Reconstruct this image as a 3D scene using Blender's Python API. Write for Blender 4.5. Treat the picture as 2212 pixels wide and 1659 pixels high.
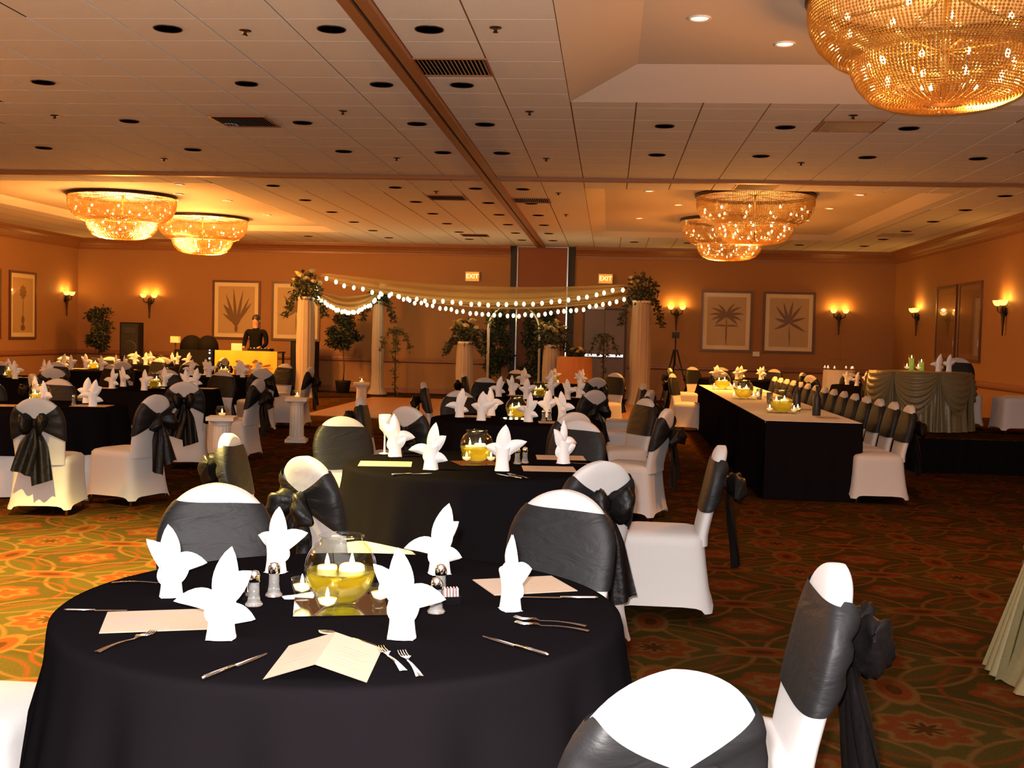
import bpy, bmesh, math, random
from mathutils import Vector, Matrix
PI = math.pi
R = random.Random(7)
S = bpy.context.scene
COL = S.collection
for o in list(bpy.data.objects): bpy.data.objects.remove(o)

# ------------------------------------------------------------------ camera, light, exposure
HC = 1.507
YAW, PITCH, ROLL, FPX = .083, .0429, .0245, 2493.5
def cam_axes():
    fw = Vector((-math.sin(YAW) * math.cos(PITCH), math.cos(YAW) * math.cos(PITCH), -math.sin(PITCH)))
    r0 = Vector((math.cos(YAW), math.sin(YAW), 0)); u0 = r0.cross(fw)
    c, s = math.cos(ROLL), math.sin(ROLL)
    return c * r0 + s * u0, -s * r0 + c * u0, fw
rx, uy, fw = cam_axes()
cam = bpy.data.cameras.new('camera'); camo = bpy.data.objects.new('camera', cam); COL.objects.link(camo)
cam.sensor_width = 36; cam.lens = FPX / 2212 * 36; cam.clip_start = .05; cam.clip_end = 200
camo.matrix_world = Matrix(((rx.x, uy.x, -fw.x, 0), (rx.y, uy.y, -fw.y, 0), (rx.z, uy.z, -fw.z, HC), (0, 0, 0, 1)))
S.camera = camo
w = bpy.data.worlds.new('world'); S.world = w; w.use_nodes = True
w.node_tree.nodes['Background'].inputs[0].default_value = (.03, .015, .006, 1)
w.node_tree.nodes['Background'].inputs[1].default_value = .3
S.view_settings.view_transform = 'Standard'; S.view_settings.look = 'None'
S.view_settings.exposure = 0.0; S.view_settings.gamma = 1.0; S.view_settings.use_curve_mapping = False
S.cycles.use_denoising = True
S.cycles.sample_clamp_indirect = 4.0
S.cycles.max_bounces = 6; S.cycles.diffuse_bounces = 3; S.cycles.glossy_bounces = 3; S.cycles.transparent_max_bounces = 14; S.cycles.adaptive_threshold = .05
S.cycles.caustics_reflective = False; S.cycles.caustics_refractive = False
LAMP = (1.0, .33, .05)
def light(name, kind, loc, power, color, radius=.05, **k):
    l = bpy.data.lights.new(name, kind); l.energy = power; l.color = color; l.shadow_soft_size = radius
    for a, b in k.items(): setattr(l, a, b)
    o = bpy.data.objects.new(name, l); COL.objects.link(o); o.location = loc; return o
FLASH = 1330
light('camera_flash', 'POINT', Vector((0, 0, HC)) + uy * .07 - rx * .04 + fw * .02, FLASH, (1.0, .93, .90), .025)

# ------------------------------------------------------------------ materials
MATS = {}
def mat(name, col, rough=.6, metal=0., bump=0., bscale=200., coat=0., trans=0., emit=None, estr=0., sheen=0., ior=None, alpha=1., spec=None):
    if name in MATS: return MATS[name]
    m = bpy.data.materials.new(name); m.use_nodes = True; nt = m.node_tree; b = nt.nodes['Principled BSDF']
    b.inputs['Base Color'].default_value = (*col, 1); b.inputs['Roughness'].default_value = rough; b.inputs['Metallic'].default_value = metal
    b.inputs['Coat Weight'].default_value = coat; b.inputs['Transmission Weight'].default_value = trans
    b.inputs['Sheen Weight'].default_value = sheen; b.inputs['Alpha'].default_value = alpha
    if spec is not None: b.inputs['Specular IOR Level'].default_value = spec
    if ior: b.inputs['IOR'].default_value = ior
    if emit: b.inputs['Emission Color'].default_value = (*emit, 1); b.inputs['Emission Strength'].default_value = estr
    if bump:
        n = nt.nodes.new('ShaderNodeTexNoise'); n.inputs['Scale'].default_value = bscale; n.inputs['Detail'].default_value = 3
        t = nt.nodes.new('ShaderNodeTexCoord'); nt.links.new(t.outputs['Object'], n.inputs['Vector'])
        bp = nt.nodes.new('ShaderNodeBump'); bp.inputs['Strength'].default_value = bump; bp.inputs['Distance'].default_value = .01
        nt.links.new(n.outputs['Fac'], bp.inputs['Height']); nt.links.new(bp.outputs['Normal'], b.inputs['Normal'])
    MATS[name] = m; return m
def emis(name, col, strength):
    m = bpy.data.materials.new(name); m.use_nodes = True; nt = m.node_tree; nt.nodes.clear()
    e = nt.nodes.new('ShaderNodeEmission'); e.inputs[0].default_value = (*col, 1); e.inputs[1].default_value = strength
    o = nt.nodes.new('ShaderNodeOutputMaterial'); nt.links.new(e.outputs[0], o.inputs[0])
    m.cycles.emission_sampling = 'NONE'; MATS[name] = m; return m
def thin_glass(name, tint, gl=.12):
    m = bpy.data.materials.new(name); m.use_nodes = True; nt = m.node_tree; nt.nodes.clear()
    t = nt.nodes.new('ShaderNodeBsdfTransparent'); t.inputs[0].default_value = (*tint, 1)
    g = nt.nodes.new('ShaderNodeBsdfGlossy'); g.inputs['Roughness'].default_value = .03
    lf = nt.nodes.new('ShaderNodeLayerWeight'); lf.inputs[0].default_value = .5
    pw = nt.nodes.new('ShaderNodeMath'); pw.operation = 'POWER'; nt.links.new(lf.outputs['Facing'], pw.inputs[0]); pw.inputs[1].default_value = 3.5
    lw = nt.nodes.new('ShaderNodeMath'); lw.operation = 'MULTIPLY_ADD'; nt.links.new(pw.outputs[0], lw.inputs[0]); lw.inputs[1].default_value = .55; lw.inputs[2].default_value = .035
    mx = nt.nodes.new('ShaderNodeMixShader'); o = nt.nodes.new('ShaderNodeOutputMaterial')
    nt.links.new(lw.outputs[0], mx.inputs[0]); nt.links.new(t.outputs[0], mx.inputs[1]); nt.links.new(g.outputs[0], mx.inputs[2]); nt.links.new(mx.outputs[0], o.inputs[0])
    MATS[name] = m; return m
def dyed_water(name, tint, dif, k):
    m = thin_glass(name, tint); nt = m.node_tree; o = [n for n in nt.nodes if n.type == 'OUTPUT_MATERIAL'][0]; old = o.inputs[0].links[0].from_socket
    d = nt.nodes.new('ShaderNodeBsdfTranslucent'); d.inputs[0].default_value = (*dif, 1); mx = nt.nodes.new('ShaderNodeMixShader'); mx.inputs[0].default_value = k
    nt.links.new(old, mx.inputs[1]); nt.links.new(d.outputs[0], mx.inputs[2]); nt.links.new(mx.outputs[0], o.inputs[0]); return m
def gauze(name, col, tr):
    m = bpy.data.materials.new(name); m.use_nodes = True; nt = m.node_tree; nt.nodes.clear()
    t = nt.nodes.new('ShaderNodeBsdfTransparent'); d = nt.nodes.new('ShaderNodeBsdfDiffuse'); d.inputs[0].default_value = (*col, 1)
    l = nt.nodes.new('ShaderNodeBsdfTranslucent'); l.inputs[0].default_value = (*col, 1)
    a = nt.nodes.new('ShaderNodeMixShader'); a.inputs[0].default_value = .45; mx = nt.nodes.new('ShaderNodeMixShader'); mx.inputs[0].default_value = tr
    o = nt.nodes.new('ShaderNodeOutputMaterial')
    nt.links.new(d.outputs[0], a.inputs[1]); nt.links.new(l.outputs[0], a.inputs[2]); nt.links.new(a.outputs[0], mx.inputs[1]); nt.links.new(t.outputs[0], mx.inputs[2]); nt.links.new(mx.outputs[0], o.inputs[0])
    MATS[name] = m; return m
class G:
    """small node-graph helper"""
    def __init__(s, m): s.nt = m.node_tree
    def n(s, t, **k):
        x = s.nt.nodes.new(t)
        for a, b in k.items(): setattr(x, a, b)
        return x
    def put(s, sock, v):
        if hasattr(v, 'node'): s.nt.links.new(v, sock)
        else: sock.default_value = v
    def m(s, op, a, b=0., c=0.):
        x = s.n('ShaderNodeMath', operation=op); s.put(x.inputs[0], a); s.put(x.inputs[1], b); s.put(x.inputs[2], c); return x.outputs[0]
    def lt(s, a, b, soft=.01):  # smooth a<b
        x = s.n('ShaderNodeMapRange'); s.put(x.inputs[0], s.m('SUBTRACT', a, b)); x.inputs[1].default_value = -soft; x.inputs[2].default_value = soft; x.inputs[3].default_value = 1; x.inputs[4].default_value = 0; return x.outputs[0]
    def mix(s, f, a, b):
        x = s.n('ShaderNodeMix', data_type='RGBA'); s.put(x.inputs[0], f); s.put(x.inputs[6], a if hasattr(a, 'node') else (*a, 1)); s.put(x.inputs[7], b if hasattr(b, 'node') else (*b, 1)); return x.outputs[2]
def carpet():
    m = mat('carpet', (.05, .04, .02), .95, spec=.0); g = G(m); b = m.node_tree.nodes['Principled BSDF']
    tc = g.n('ShaderNodeTexCoord'); sx = g.n('ShaderNodeSeparateXYZ'); m.node_tree.links.new(tc.outputs['Object'], sx.inputs[0])
    p = 1.02
    X = g.m('DIVIDE', g.m('ADD', sx.outputs[0], .25), p); Y = g.m('DIVIDE', sx.outputs[1], p)
    def cell(ox, oy):
        fx = g.m('SUBTRACT', g.m('FRACT', g.m('ADD', X, ox)), .5); fy = g.m('SUBTRACT', g.m('FRACT', g.m('ADD', Y, oy)), .5); return fx, fy
    def rad(fx, fy, ax=1., ay=1.): return g.m('SQRT', g.m('ADD', g.m('POWER', g.m('MULTIPLY', fx, ax), 2.), g.m('POWER', g.m('MULTIPLY', fy, ay), 2.)))
    ax, ay = cell(0, 0); bx, by = cell(.5, .5); cx, cy = cell(.5, 0); dx, dy = cell(0, .5)
    ra = rad(ax, ay); rb = rad(bx, by)
    pet = g.m('MULTIPLY', g.m('COSINE', g.m('MULTIPLY', g.m('ARCTAN2', ay, ax), 8.)), .022)
    pb = g.m('MULTIPLY', g.m('COSINE', g.m('MULTIPLY', g.m('ARCTAN2', by, bx), 6.)), .018)
    fl = g.m('SUBTRACT', ra, pet); flb = g.m('SUBTRACT', rb, pb)
    col = g.mix(0., (.034, .022, .0055), (.034, .022, .0055))
    RED, TAN, OL, DK = (.125, .022, .0065), (.130, .056, .016), (.054, .038, .0085), (.042, .008, .0035)
    col = g.mix(g.m('MULTIPLY', g.lt(ra, .40, .02), .6), col, OL)
    for rr, r0, c in ((ra, .47, TAN), (rb, .47, TAN), (ra, .36, RED), (rb, .30, RED)):
        col = g.mix(g.lt(g.m('ABSOLUTE', g.m('SUBTRACT', rr, r0)), .011, .008), col, c)
    col = g.mix(g.lt(fl, .20), col, TAN); col = g.mix(g.lt(fl, .165), col, RED); col = g.mix(g.lt(fl, .09), col, TAN); col = g.mix(g.lt(fl, .055), col, DK)
    col = g.mix(g.lt(flb, .17), col, RED); col = g.mix(g.lt(flb, .115), col, TAN); col = g.mix(g.lt(flb, .07), col, RED)
    for ex, ey, sx_, sy_ in ((cx, cy, 1, 2.2), (dx, dy, 2.2, 1)):
        e = rad(ex, ey, sx_, sy_); col = g.mix(g.lt(e, .21), col, TAN); col = g.mix(g.lt(e, .15), col, RED); col = g.mix(g.lt(e, .07), col, DK)
    nz = g.n('ShaderNodeTexNoise'); nz.inputs['Scale'].default_value = 90; m.node_tree.links.new(tc.outputs['Object'], nz.inputs['Vector'])
    nz2 = g.n('ShaderNodeTexNoise'); nz2.inputs['Scale'].default_value = 5; nz2.inputs['Detail'].default_value = 6; m.node_tree.links.new(tc.outputs['Object'], nz2.inputs['Vector'])
    col = g.mix(g.m('MULTIPLY', nz2.outputs['Fac'], .7), col, (.050, .031, .0075))
    mm = g.n('ShaderNodeMix', data_type='RGBA', blend_type='MULTIPLY'); mm.inputs[0].default_value = .5; g.put(mm.inputs[6], col); g.put(mm.inputs[7], nz.outputs['Fac'])
    br = g.n('ShaderNodeBrightContrast'); br.inputs['Bright'].default_value = .0; g.put(br.inputs[0], mm.outputs[2])
    g.put(b.inputs['Base Color'], br.outputs[0])
    bp = g.n('ShaderNodeBump'); bp.inputs['Strength'].default_value = .5; bp.inputs['Distance'].default_value = .006; g.put(bp.inputs['Height'], nz.outputs['Fac']); g.put(b.inputs['Normal'], bp.outputs['Normal'])
    return m
def noisy(name, c1, c2, scale, rough, stretch=(1, 1, 1), bump=.1, coat=0.):
    m = mat(name, c1, rough, coat=coat); g = G(m); b = m.node_tree.nodes['Principled BSDF']
    tc = g.n('ShaderNodeTexCoord'); mp = g.n('ShaderNodeMapping'); mp.inputs['Scale'].default_value = stretch; m.node_tree.links.new(tc.outputs['Object'], mp.inputs[0])
    nz = g.n('ShaderNodeTexNoise'); nz.inputs['Scale'].default_value = scale; nz.inputs['Detail'].default_value = 5; m.node_tree.links.new(mp.outputs[0], nz.inputs['Vector'])
    g.put(b.inputs['Base Color'], g.mix(nz.outputs['Fac'], c1, c2))
    if bump:
        bp = g.n('ShaderNodeBump'); bp.inputs['Strength'].default_value = bump; bp.inputs['Distance'].default_value = .01; g.put(bp.inputs['Height'], nz.outputs['Fac']); g.put(b.inputs['Normal'], bp.outputs['Normal'])
    return m
M_CARPET = carpet()
M_WALL = noisy('wallpaper', (.34, .175, .070), (.29, .14, .052), 60, .8, (1, 1, 3), .15)
M_WAINS = noisy('wainscot_paper', (.36, .21, .10), (.31, .17, .08), 40, .8, (1, 1, 1), .1)
M_CROWN = noisy('stained_moulding', (.26, .115, .05), (.20, .08, .034), 8, .42, (1, 1, 6), .05)
M_TILE = noisy('ceiling_tile_paint', (.86, .87, .89), (.80, .81, .82), 140, .9, (1, 1, 1), .25)
M_GRID = mat('ceiling_grid_bronze', (.22, .13, .07), .6)
M_TRAY = mat('tray_plaster', (.74, .68, .62), .85, bump=.05, bscale=30)
M_TRACK = mat('track_wood', (.34, .15, .055), .5)
M_BLACK = mat('black_paint', (.012, .011, .012), .6)
M_DARKHOLE = mat('recess_shade_black', (.0015, .001, .001), .9, spec=.0)  # near-black, painted in place of the shade inside openings
M_BRONZE = mat('dark_bronze', (.05, .028, .015), .45, .6)
M_STEEL = mat('polished_steel', (.75, .73, .70), .18, 1.)
M_CHROME = mat('chrome', (.85, .85, .85), .08, 1.)
M_GOLD = mat('brass_leg', (.55, .40, .18), .3, 1.)
M_BLKCLOTH = mat('black_tablecloth', (.0064, .0053, .0063), .9, bump=.25, bscale=600, spec=.0)
M_WHTCLOTH = mat('white_tablecloth', (.80, .77, .74), .85, bump=.1, bscale=300)
M_SPANDEX = mat('white_chair_cover', (.51, .49, .48), .7, bump=.12, bscale=22, sheen=.1)
M_NAPKIN = mat('white_napkin', (.88, .87, .86), .8, bump=.08, bscale=120)
def satin(name, col, rough, sc, spec=.5):
    m = mat(name, col, rough); g = G(m); b = m.node_tree.nodes['Principled BSDF']; b.inputs['Specular IOR Level'].default_value = spec
    tc = g.n('ShaderNodeTexCoord'); mp = g.n('ShaderNodeMapping'); mp.inputs['Scale'].default_value = (1, 1, 2.6); m.node_tree.links.new(tc.outputs['Object'], mp.inputs[0])
    nz = g.n('ShaderNodeTexNoise'); nz.inputs['Scale'].default_value = sc; nz.inputs['Detail'].default_value = 4; nz.inputs['Distortion'].default_value = 1.2; m.node_tree.links.new(mp.outputs[0], nz.inputs['Vector'])
    bp = g.n('ShaderNodeBump'); bp.inputs['Strength'].default_value = .38; bp.inputs['Distance'].default_value = .02; g.put(bp.inputs['Height'], nz.outputs['Fac']); g.put(b.inputs['Normal'], bp.outputs['Normal'])
    return m
M_SASH = satin('black_satin_sash', (.009, .0088, .0096), .56, 5, .30)
M_ORGANZA = mat('black_organza', (.0042, .0034, .0034), .45, spec=.22, bump=.4, bscale=30)
M_SAGE = satin('sage_satin', (.175, .14, .065), .38, 5, .40)
M_RUST = mat('rust_cloth', (.42, .17, .06), .8)
M_CARD = mat('cream_card', (.50, .385, .29), .85, spec=.1)
M_INK = mat('faded_violet_ink', (.55, .42, .45), .8)
M_INKG = mat('gold_ink', (.70, .50, .22), .6)
M_GLASS = thin_glass('clear_glass', (.97, .98, .96)); M_WATER = dyed_water('tinted_water', (.86, .86, .26), (.85, .80, .16), .42)
M_GLASSD = mat('cut_glass', (.9, .9, .88), .05, trans=.85, ior=1.45)
M_MIRROR = mat('mirror_glass', (.9, .92, .85), .02, 1.)
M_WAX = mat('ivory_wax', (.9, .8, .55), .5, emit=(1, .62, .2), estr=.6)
M_FLAME = emis('candle_flame', (1, .72, .28), 22)
M_PINK = mat('pink_packet', (.80, .42, .45), .6)
M_BEAD = None
def bead_mat():
    m = bpy.data.materials.new('amber_lit_crystal'); m.use_nodes = True; nt = m.node_tree; nt.nodes.clear()
    t = nt.nodes.new('ShaderNodeBsdfTranslucent'); t.inputs[0].default_value = (1, .66, .30, 1)
    g = nt.nodes.new('ShaderNodeBsdfGlossy'); g.inputs[0].default_value = (1, .76, .44, 1); g.inputs['Roughness'].default_value = .22
    mx = nt.nodes.new('ShaderNodeMixShader'); mx.inputs[0].default_value = .5; o = nt.nodes.new('ShaderNodeOutputMaterial')
    nt.links.new(t.outputs[0], mx.inputs[1]); nt.links.new(g.outputs[0], mx.inputs[2]); nt.links.new(mx.outputs[0], o.inputs[0]); return m
M_BEAD = bead_mat()
M_BULB = emis('chandelier_bulb', (1, .74, .34), 16)
M_SHADE = emis('lit_sconce_glass', (1, .52, .11), 2.6)
M_LEDBULB = emis('fairy_light_bulb', (1, .80, .36), 12)
M_CANLIT = emis('lit_downlight_lamp', (1, .62, .24), 5)
M_EXITFACE = emis('exit_face_glow', (1, .16, .015), 2.2)
M_EXITRED = emis('exit_letter_glow', (1, .62, .16), 5)
M_BLUELED = emis('blue_white_led', (.55, .7, 1), 8)
M_CHIFFON = gauze('ivory_chiffon', (.50, .35, .16), .34)
M_DRAPE = mat('ivory_drape', (.36, .30, .25), .8, bump=.2, bscale=6)
M_PLASTER = mat('white_plaster', (.72, .68, .62), .7, bump=.05, bscale=40)
M_LEAF = mat('dark_green_leaf', (.022, .030, .010), .55)
M_LEAF2 = mat('olive_leaf', (.07, .075, .022), .55)
M_BLOOM = mat('cream_rose', (.62, .52, .24), .7)
M_BARK = mat('brown_bark', (.09, .05, .025), .8)
M_POT = mat('black_pot', (.015, .012, .012), .5)
M_FRAME = mat('picture_frame_wood', (.10, .045, .022), .4)
M_MAT = mat('cream_picture_mat', (.90, .74, .50), .6, coat=.3)
M_PRINT = mat('tan_print', (.58, .39, .20), .5, coat=.4)
M_PRINTLEAF = mat('sepia_print_ink', (.20, .105, .05), .5, coat=.5)
M_DOOR = noisy('door_veneer', (.20, .13, .105), (.17, .105, .085), 6, .5, (1, 1, 8), .03)
M_PANEL = noisy('partition_fabric', (.24, .095, .055), (.20, .075, .042), 60, .9, (1, 1, 1), .1)
M_PARQUET = noisy('parquet', (.36, .17, .055), (.28, .12, .036), 10, .32, (8, 1, 1), .03)
M_SPK = mat('speaker_black', (.004, .0035, .0035), .7, spec=.2)
M_GRILLE = mat('speaker_grille', (.006, .005, .005), .7, bump=.4, bscale=300)
M_BANNER = mat('yellow_banner', (.72, .42, .04), .7)
M_BANNERINK = mat('banner_dark_print', (.12, .05, .04), .7)
M_SKIN = mat('skin', (.36, .20, .13), .6)
M_SHIRT = mat('black_sweater', (.004, .0035, .0035), .9, spec=.1)
M_HAIR = mat('dark_hair', (.012, .008, .006), .6)
M_LAPTOP = mat('pale_grey_plastic', (.62, .58, .52), .5)
M_SIGNW = mat('white_plastic', (.78, .76, .74), .45)

# ------------------------------------------------------------------ mesh builder
class MB:
    def __init__(s): s.v = []; s.f = []
    def add(s, vs, fs):
        k = len(s.v); s.v += [tuple(q) for q in vs]; s.f += [tuple(i + k for i in q) for q in fs]; return s
    def box(s, c, d, rz=0.):
        x, y, z = d[0] / 2, d[1] / 2, d[2] / 2; ca, sa = math.cos(rz), math.sin(rz)
        vs = [(c[0] + a * x * ca - b * y * sa, c[1] + a * x * sa + b * y * ca, c[2] + e * z) for e in (-1, 1) for a, b in ((-1, -1), (1, -1), (1, 1), (-1, 1))]
        return s.add(vs, [(3, 2, 1, 0), (4, 5, 6, 7), (0, 1, 5, 4), (1, 2, 6, 5), (2, 3, 7, 6), (3, 0, 4, 7)])
    def bar(s, a, b, wd, h):
        a, b = Vector(a), Vector(b); d = b - a; rz = math.atan2(d.y, d.x); c = (a + b) / 2
        return s.box(c, (Vector((d.x, d.y)).length, wd, h), rz)
    def grid(s, fn, nu, nv, cu=False):
        k = len(s.v); n = nu if cu else nu + 1
        for j in range(nv + 1):
            for i in range(n): s.v.append(tuple(fn(i / nu, j / nv)))
        for j in range(nv):
            for i in range(nu):
                a = k + j * n + i; b = k + j * n + (i + 1) % n if cu else a + 1
                s.f.append((a, b, b + n, a + n))
        return s
    def lathe(s, prof, n=24, c=(0, 0, 0), fn=None):
        def q(u, v):
            r, z = prof[round(v * (len(prof) - 1))]; a = 2 * PI * u
            if fn: r, z = fn(a, r, z)
            return c[0] + r * math.cos(a), c[1] + r * math.sin(a), c[2] + z
        return s.grid(q, n, len(prof) - 1, True)
    def disc(s, r, z, n=24, c=(0, 0), up=True):
        k = len(s.v); s.v += [(c[0] + r * math.cos(2 * PI * i / n), c[1] + r * math.sin(2 * PI * i / n), z) for i in range(n)]
        s.f.append(tuple(range(k, k + n)) if up else tuple(range(k + n - 1, k - 1, -1))); return s
    def tube(s, path, rad, n=6, cap=True):
        P = [Vector(p) for p in path]; k = len(s.v)
        for i, p in enumerate(P):
            t = (P[min(i + 1, len(P) - 1)] - P[max(i - 1, 0)]).normalized()
            a = t.cross(Vector((0, 0, 1)));
            if a.length < 1e-3: a = Vector((1, 0, 0))
            a.normalize(); b = t.cross(a); r = rad[i] if isinstance(rad, (list, tuple)) else rad
            for j in range(n):
                w_ = 2 * PI * j / n; s.v.append(tuple(p + a * r * math.cos(w_) + b * r * math.sin(w_)))
        for i in range(len(P) - 1):
            for j in range(n):
                a0 = k + i * n + j; b0 = k + i * n + (j + 1) % n; s.f.append((a0, b0, b0 + n, a0 + n))
        if cap:
            s.f.append(tuple(range(k + n - 1, k - 1, -1))); e = k + (len(P) - 1) * n; s.f.append(tuple(range(e, e + n)))
        return s
    def ball(s, c, r, nu=10, nv=6):
        if not isinstance(r, (tuple, list)): r = (r, r, r)
        return s.grid(lambda u, v: (c[0] + r[0] * math.sin(PI * max(.01, min(.99, v))) * math.cos(2 * PI * u), c[1] + r[1] * math.sin(PI * max(.01, min(.99, v))) * math.sin(2 * PI * u), c[2] - r[2] * math.cos(PI * v)), nu, nv, True)
    def xf(s, mtx):
        s.v = [tuple(mtx @ Vector(q)) for q in s.v]; return s
    def mesh(s, name, m, smooth=True):
        me = bpy.data.meshes.new(name); me.from_pydata(s.v, [], s.f); me.materials.append(m)
        if smooth: me.polygons.foreach_set('use_smooth', [True] * len(me.polygons))
        me.update(); return me
    def obj(s, name, m, parent=None, smooth=True, loc=None):
        return link(name, s.mesh(name, m, smooth), parent, loc)
def link(name, me, parent=None, loc=None):
    o = bpy.data.objects.new(name, me); COL.objects.link(o)
    if parent: o.parent = parent
    if loc: o.location = loc
    return o
def tag(o, label=None, cat=None, group=None, kind=None):
    if label: o['label'] = label
    if cat: o['category'] = cat
    if group: o['group'] = group
    if kind: o['kind'] = kind
    return o
def thing(name, label, cat, loc=(0, 0, 0), rz=0., group=None):
    o = bpy.data.objects.new(name, None); o.empty_display_size = .1; COL.objects.link(o); o.location = loc; o.rotation_euler = (0, 0, rz)
    return tag(o, label, cat, group)
def kids(o): return [c for c in COL.objects if c.parent == o]
CHILD = {}
def dup(root, loc, rz=None, label=None, group=None, scale=None):
    if root.name not in CHILD:
        CHILD[root.name] = [(c, kids(c)) for c in kids(root)]
    r = root.copy(); COL.objects.link(r); r.location = loc
    if rz is not None: r.rotation_euler = (0, 0, rz)
    if label: r['label'] = label
    if group: r['group'] = group
    if scale: r.scale = scale if isinstance(scale, (tuple, list)) else (scale,) * 3
    for c, gs in CHILD[root.name]:
        d = c.copy(); COL.objects.link(d); d.parent = r
        for g_ in gs:
            e = g_.copy(); COL.objects.link(e); e.parent = d
    return r
class Proto:
    """first placement moves the prototype itself, later ones are copies"""
    def __init__(s, root): s.root = root; s.used = False
    def place(s, loc, rz=0., label=None, group=None, scale=None):
        if not s.used:
            s.used = True; CHILD[s.root.name] = [(c, kids(c)) for c in kids(s.root)]
            r = s.root; r.location = loc; r.rotation_euler = (0, 0, rz)
            if label: r['label'] = label
            if group: r['group'] = group
            s.scale = scale
            if scale: s.root_scale = scale; r.scale = scale if isinstance(scale, (tuple, list)) else (scale,) * 3
            return r
        d = dup(s.root, loc, rz, label, group, scale)
        if not scale: d.scale = (1, 1, 1)
        return d
def struct(o): o['kind'] = 'structure'; return o

# ------------------------------------------------------------------ room shell
XL, XR, YB, YF, CZ = -13.4, 6.75, 28.2, -6.0, 3.667
TZ = CZ + .21
struct(MB().box(((XL + XR) / 2, (YB + YF) / 2, -.05), (XR - XL + .4, YB - YF + .4, .1)).obj('floor', M_CARPET, smooth=False))
wall_back = struct(MB().box(((XL + XR) / 2, YB + .1, 1.95), (XR - XL + .4, .2, 3.9)).obj('wall_back', M_WALL, smooth=False))
wall_left = struct(MB().box((XL - .1, (YB + YF) / 2, 1.95), (.2, YB - YF, 3.9)).obj('wall_left', M_WALL, smooth=False))
wall_right = struct(MB().box((XR + .1, (YB + YF) / 2, 1.95), (.2, YB - YF, 3.9)).obj('wall_right', M_WALL, smooth=False))
struct(MB().box(((XL + XR) / 2, YF - .1, 1.95), (XR - XL + .4, .2, 3.9)).obj('wall_front', M_WALL, smooth=False))
def moulding(name, prof, segs, m):
    """prof: (out, z) outline; segs: list of (a, b, inward normal)"""
    mb = MB()
    for a, b, nrm in segs:
        k = len(mb.v); n = len(prof)
        for p in (a, b):
            for o_, z in prof: mb.v.append((p[0] + nrm[0] * o_, p[1] + nrm[1] * o_, z))
        for i in range(n - 1): mb.f.append((k + i, k + i + 1, k + n + i + 1, k + n + i))
    return struct(mb.obj(name, m, smooth=False))
crown = [(.0, CZ - .27), (.03, CZ - .27), (.035, CZ - .22), (.05, CZ - .20), (.06, CZ - .17), (.10, CZ - .12), (.16, CZ - .075), (.165, CZ - .05), (.19, CZ - .045), (.20, CZ + .01)]
moulding('trim_1', crown, [((XL, YB), (-2.45, YB), (0, -1)), ((-.86, YB), (XR, YB), (0, -1))], M_CROWN)
moulding('trim_2', crown, [((XL, YF), (XL, YB), (1, 0))], M_CROWN)
moulding('trim_3', crown, [((XR, YF), (XR, YB), (-1, 0))], M_CROWN)
rail = [(0, .74), (.02, .745), (.045, .775), (.045, .815), (.025, .83), (.02, .86), (0, .87)]
moulding('trim_4', rail, [((XL, YB), (-2.45, YB), (0, -1)), ((.45, YB), (XR, YB), (0, -1))], M_CROWN)
moulding('trim_5', rail, [((XL, YF), (XL, YB), (1, 0))], M_CROWN)
moulding('trim_6', rail, [((XR, YF), (XR, YB), (-1, 0))], M_CROWN)
base = [(0, 0), (.02, 0), (.02, .12), (.008, .15), (0, .15)]
moulding('baseboard_back', base, [((XL, YB), (-2.45, YB), (0, -1)), ((.45, YB), (XR, YB), (0, -1))], M_CROWN)
moulding('baseboard_left', base, [((XL, YF), (XL, YB), (1, 0))], M_CROWN)
moulding('baseboard_right', base, [((XR, YF), (XR, YB), (-1, 0))], M_CROWN)
# ceiling: tiles hung in a grid, with raised trays round the chandeliers
TRAYS = [(-.42, 4.85, 17.02, 25.2, .10), (-11.1, -6.0, 17.02, 25.2, .10), (-.42, 4.85, 1.6, 10.77, .21), (-11.1, -6.0, 1.6, 10.77, .21)]
ceil = struct(MB().box(((XL + XR) / 2, (YB + YF) / 2, TZ + .45), (XR - XL + .4, YB - YF + .4, .1)).obj('ceiling', M_GRID, smooth=False))
mbg = MB()   # grid backing just above the tiles, open over the trays
ys = sorted({YF, YB} | {t[2] for t in TRAYS} | {t[3] for t in TRAYS}); xs = sorted({XL, XR} | {t[0] for t in TRAYS} | {t[1] for t in TRAYS})
def in_tray(x, y): return any(t[0] < x < t[1] and t[2] < y < t[3] for t in TRAYS)
for i in range(len(xs) - 1):
    for j in range(len(ys) - 1):
        if not in_tray((xs[i] + xs[i + 1]) / 2, (ys[j] + ys[j + 1]) / 2):
            mbg.box(((xs[i] + xs[i + 1]) / 2, (ys[j] + ys[j + 1]) / 2, CZ + .02), (xs[i + 1] - xs[i], ys[j + 1] - ys[j], .02))
mbg.obj('ceiling_grid', M_GRID, ceil, False)
for t in TRAYS:
    mb = MB(); x0, x1, y0, y1, dz_ = t; wd = dz_ * 2.85; TZ_ = CZ + dz_
    o_ = [(x0, y0, CZ), (x1, y0, CZ), (x1, y1, CZ), (x0, y1, CZ)]; i_ = [(x0 + wd, y0 + wd, TZ_), (x1 - wd, y0 + wd, TZ_), (x1 - wd, y1 - wd, TZ_), (x0 + wd, y1 - wd, TZ_)]
    mb.add(o_ + i_, [(0, 1, 5, 4), (1, 2, 6, 5), (2, 3, 7, 6), (3, 0, 4, 7), (4, 5, 6, 7)])
    struct(mb.obj('ceiling_tray', M_TRAY, ceil, False))
TRK = -1.71
cols = [(-1.61, -1.03)]; x = -1.03
while x < XR - .05: cols.append((x, min(x + .61, XR))); x += .61
cols.append((-2.33, -1.81)); x = -2.33
while x > XL + .05: cols.append((max(x - .615, XL), x)); x -= .615
rows = []; y = 15.92
while y > YF: rows.append((max(y - .61, YF), y)); y -= .61
y = 16.04
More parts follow.
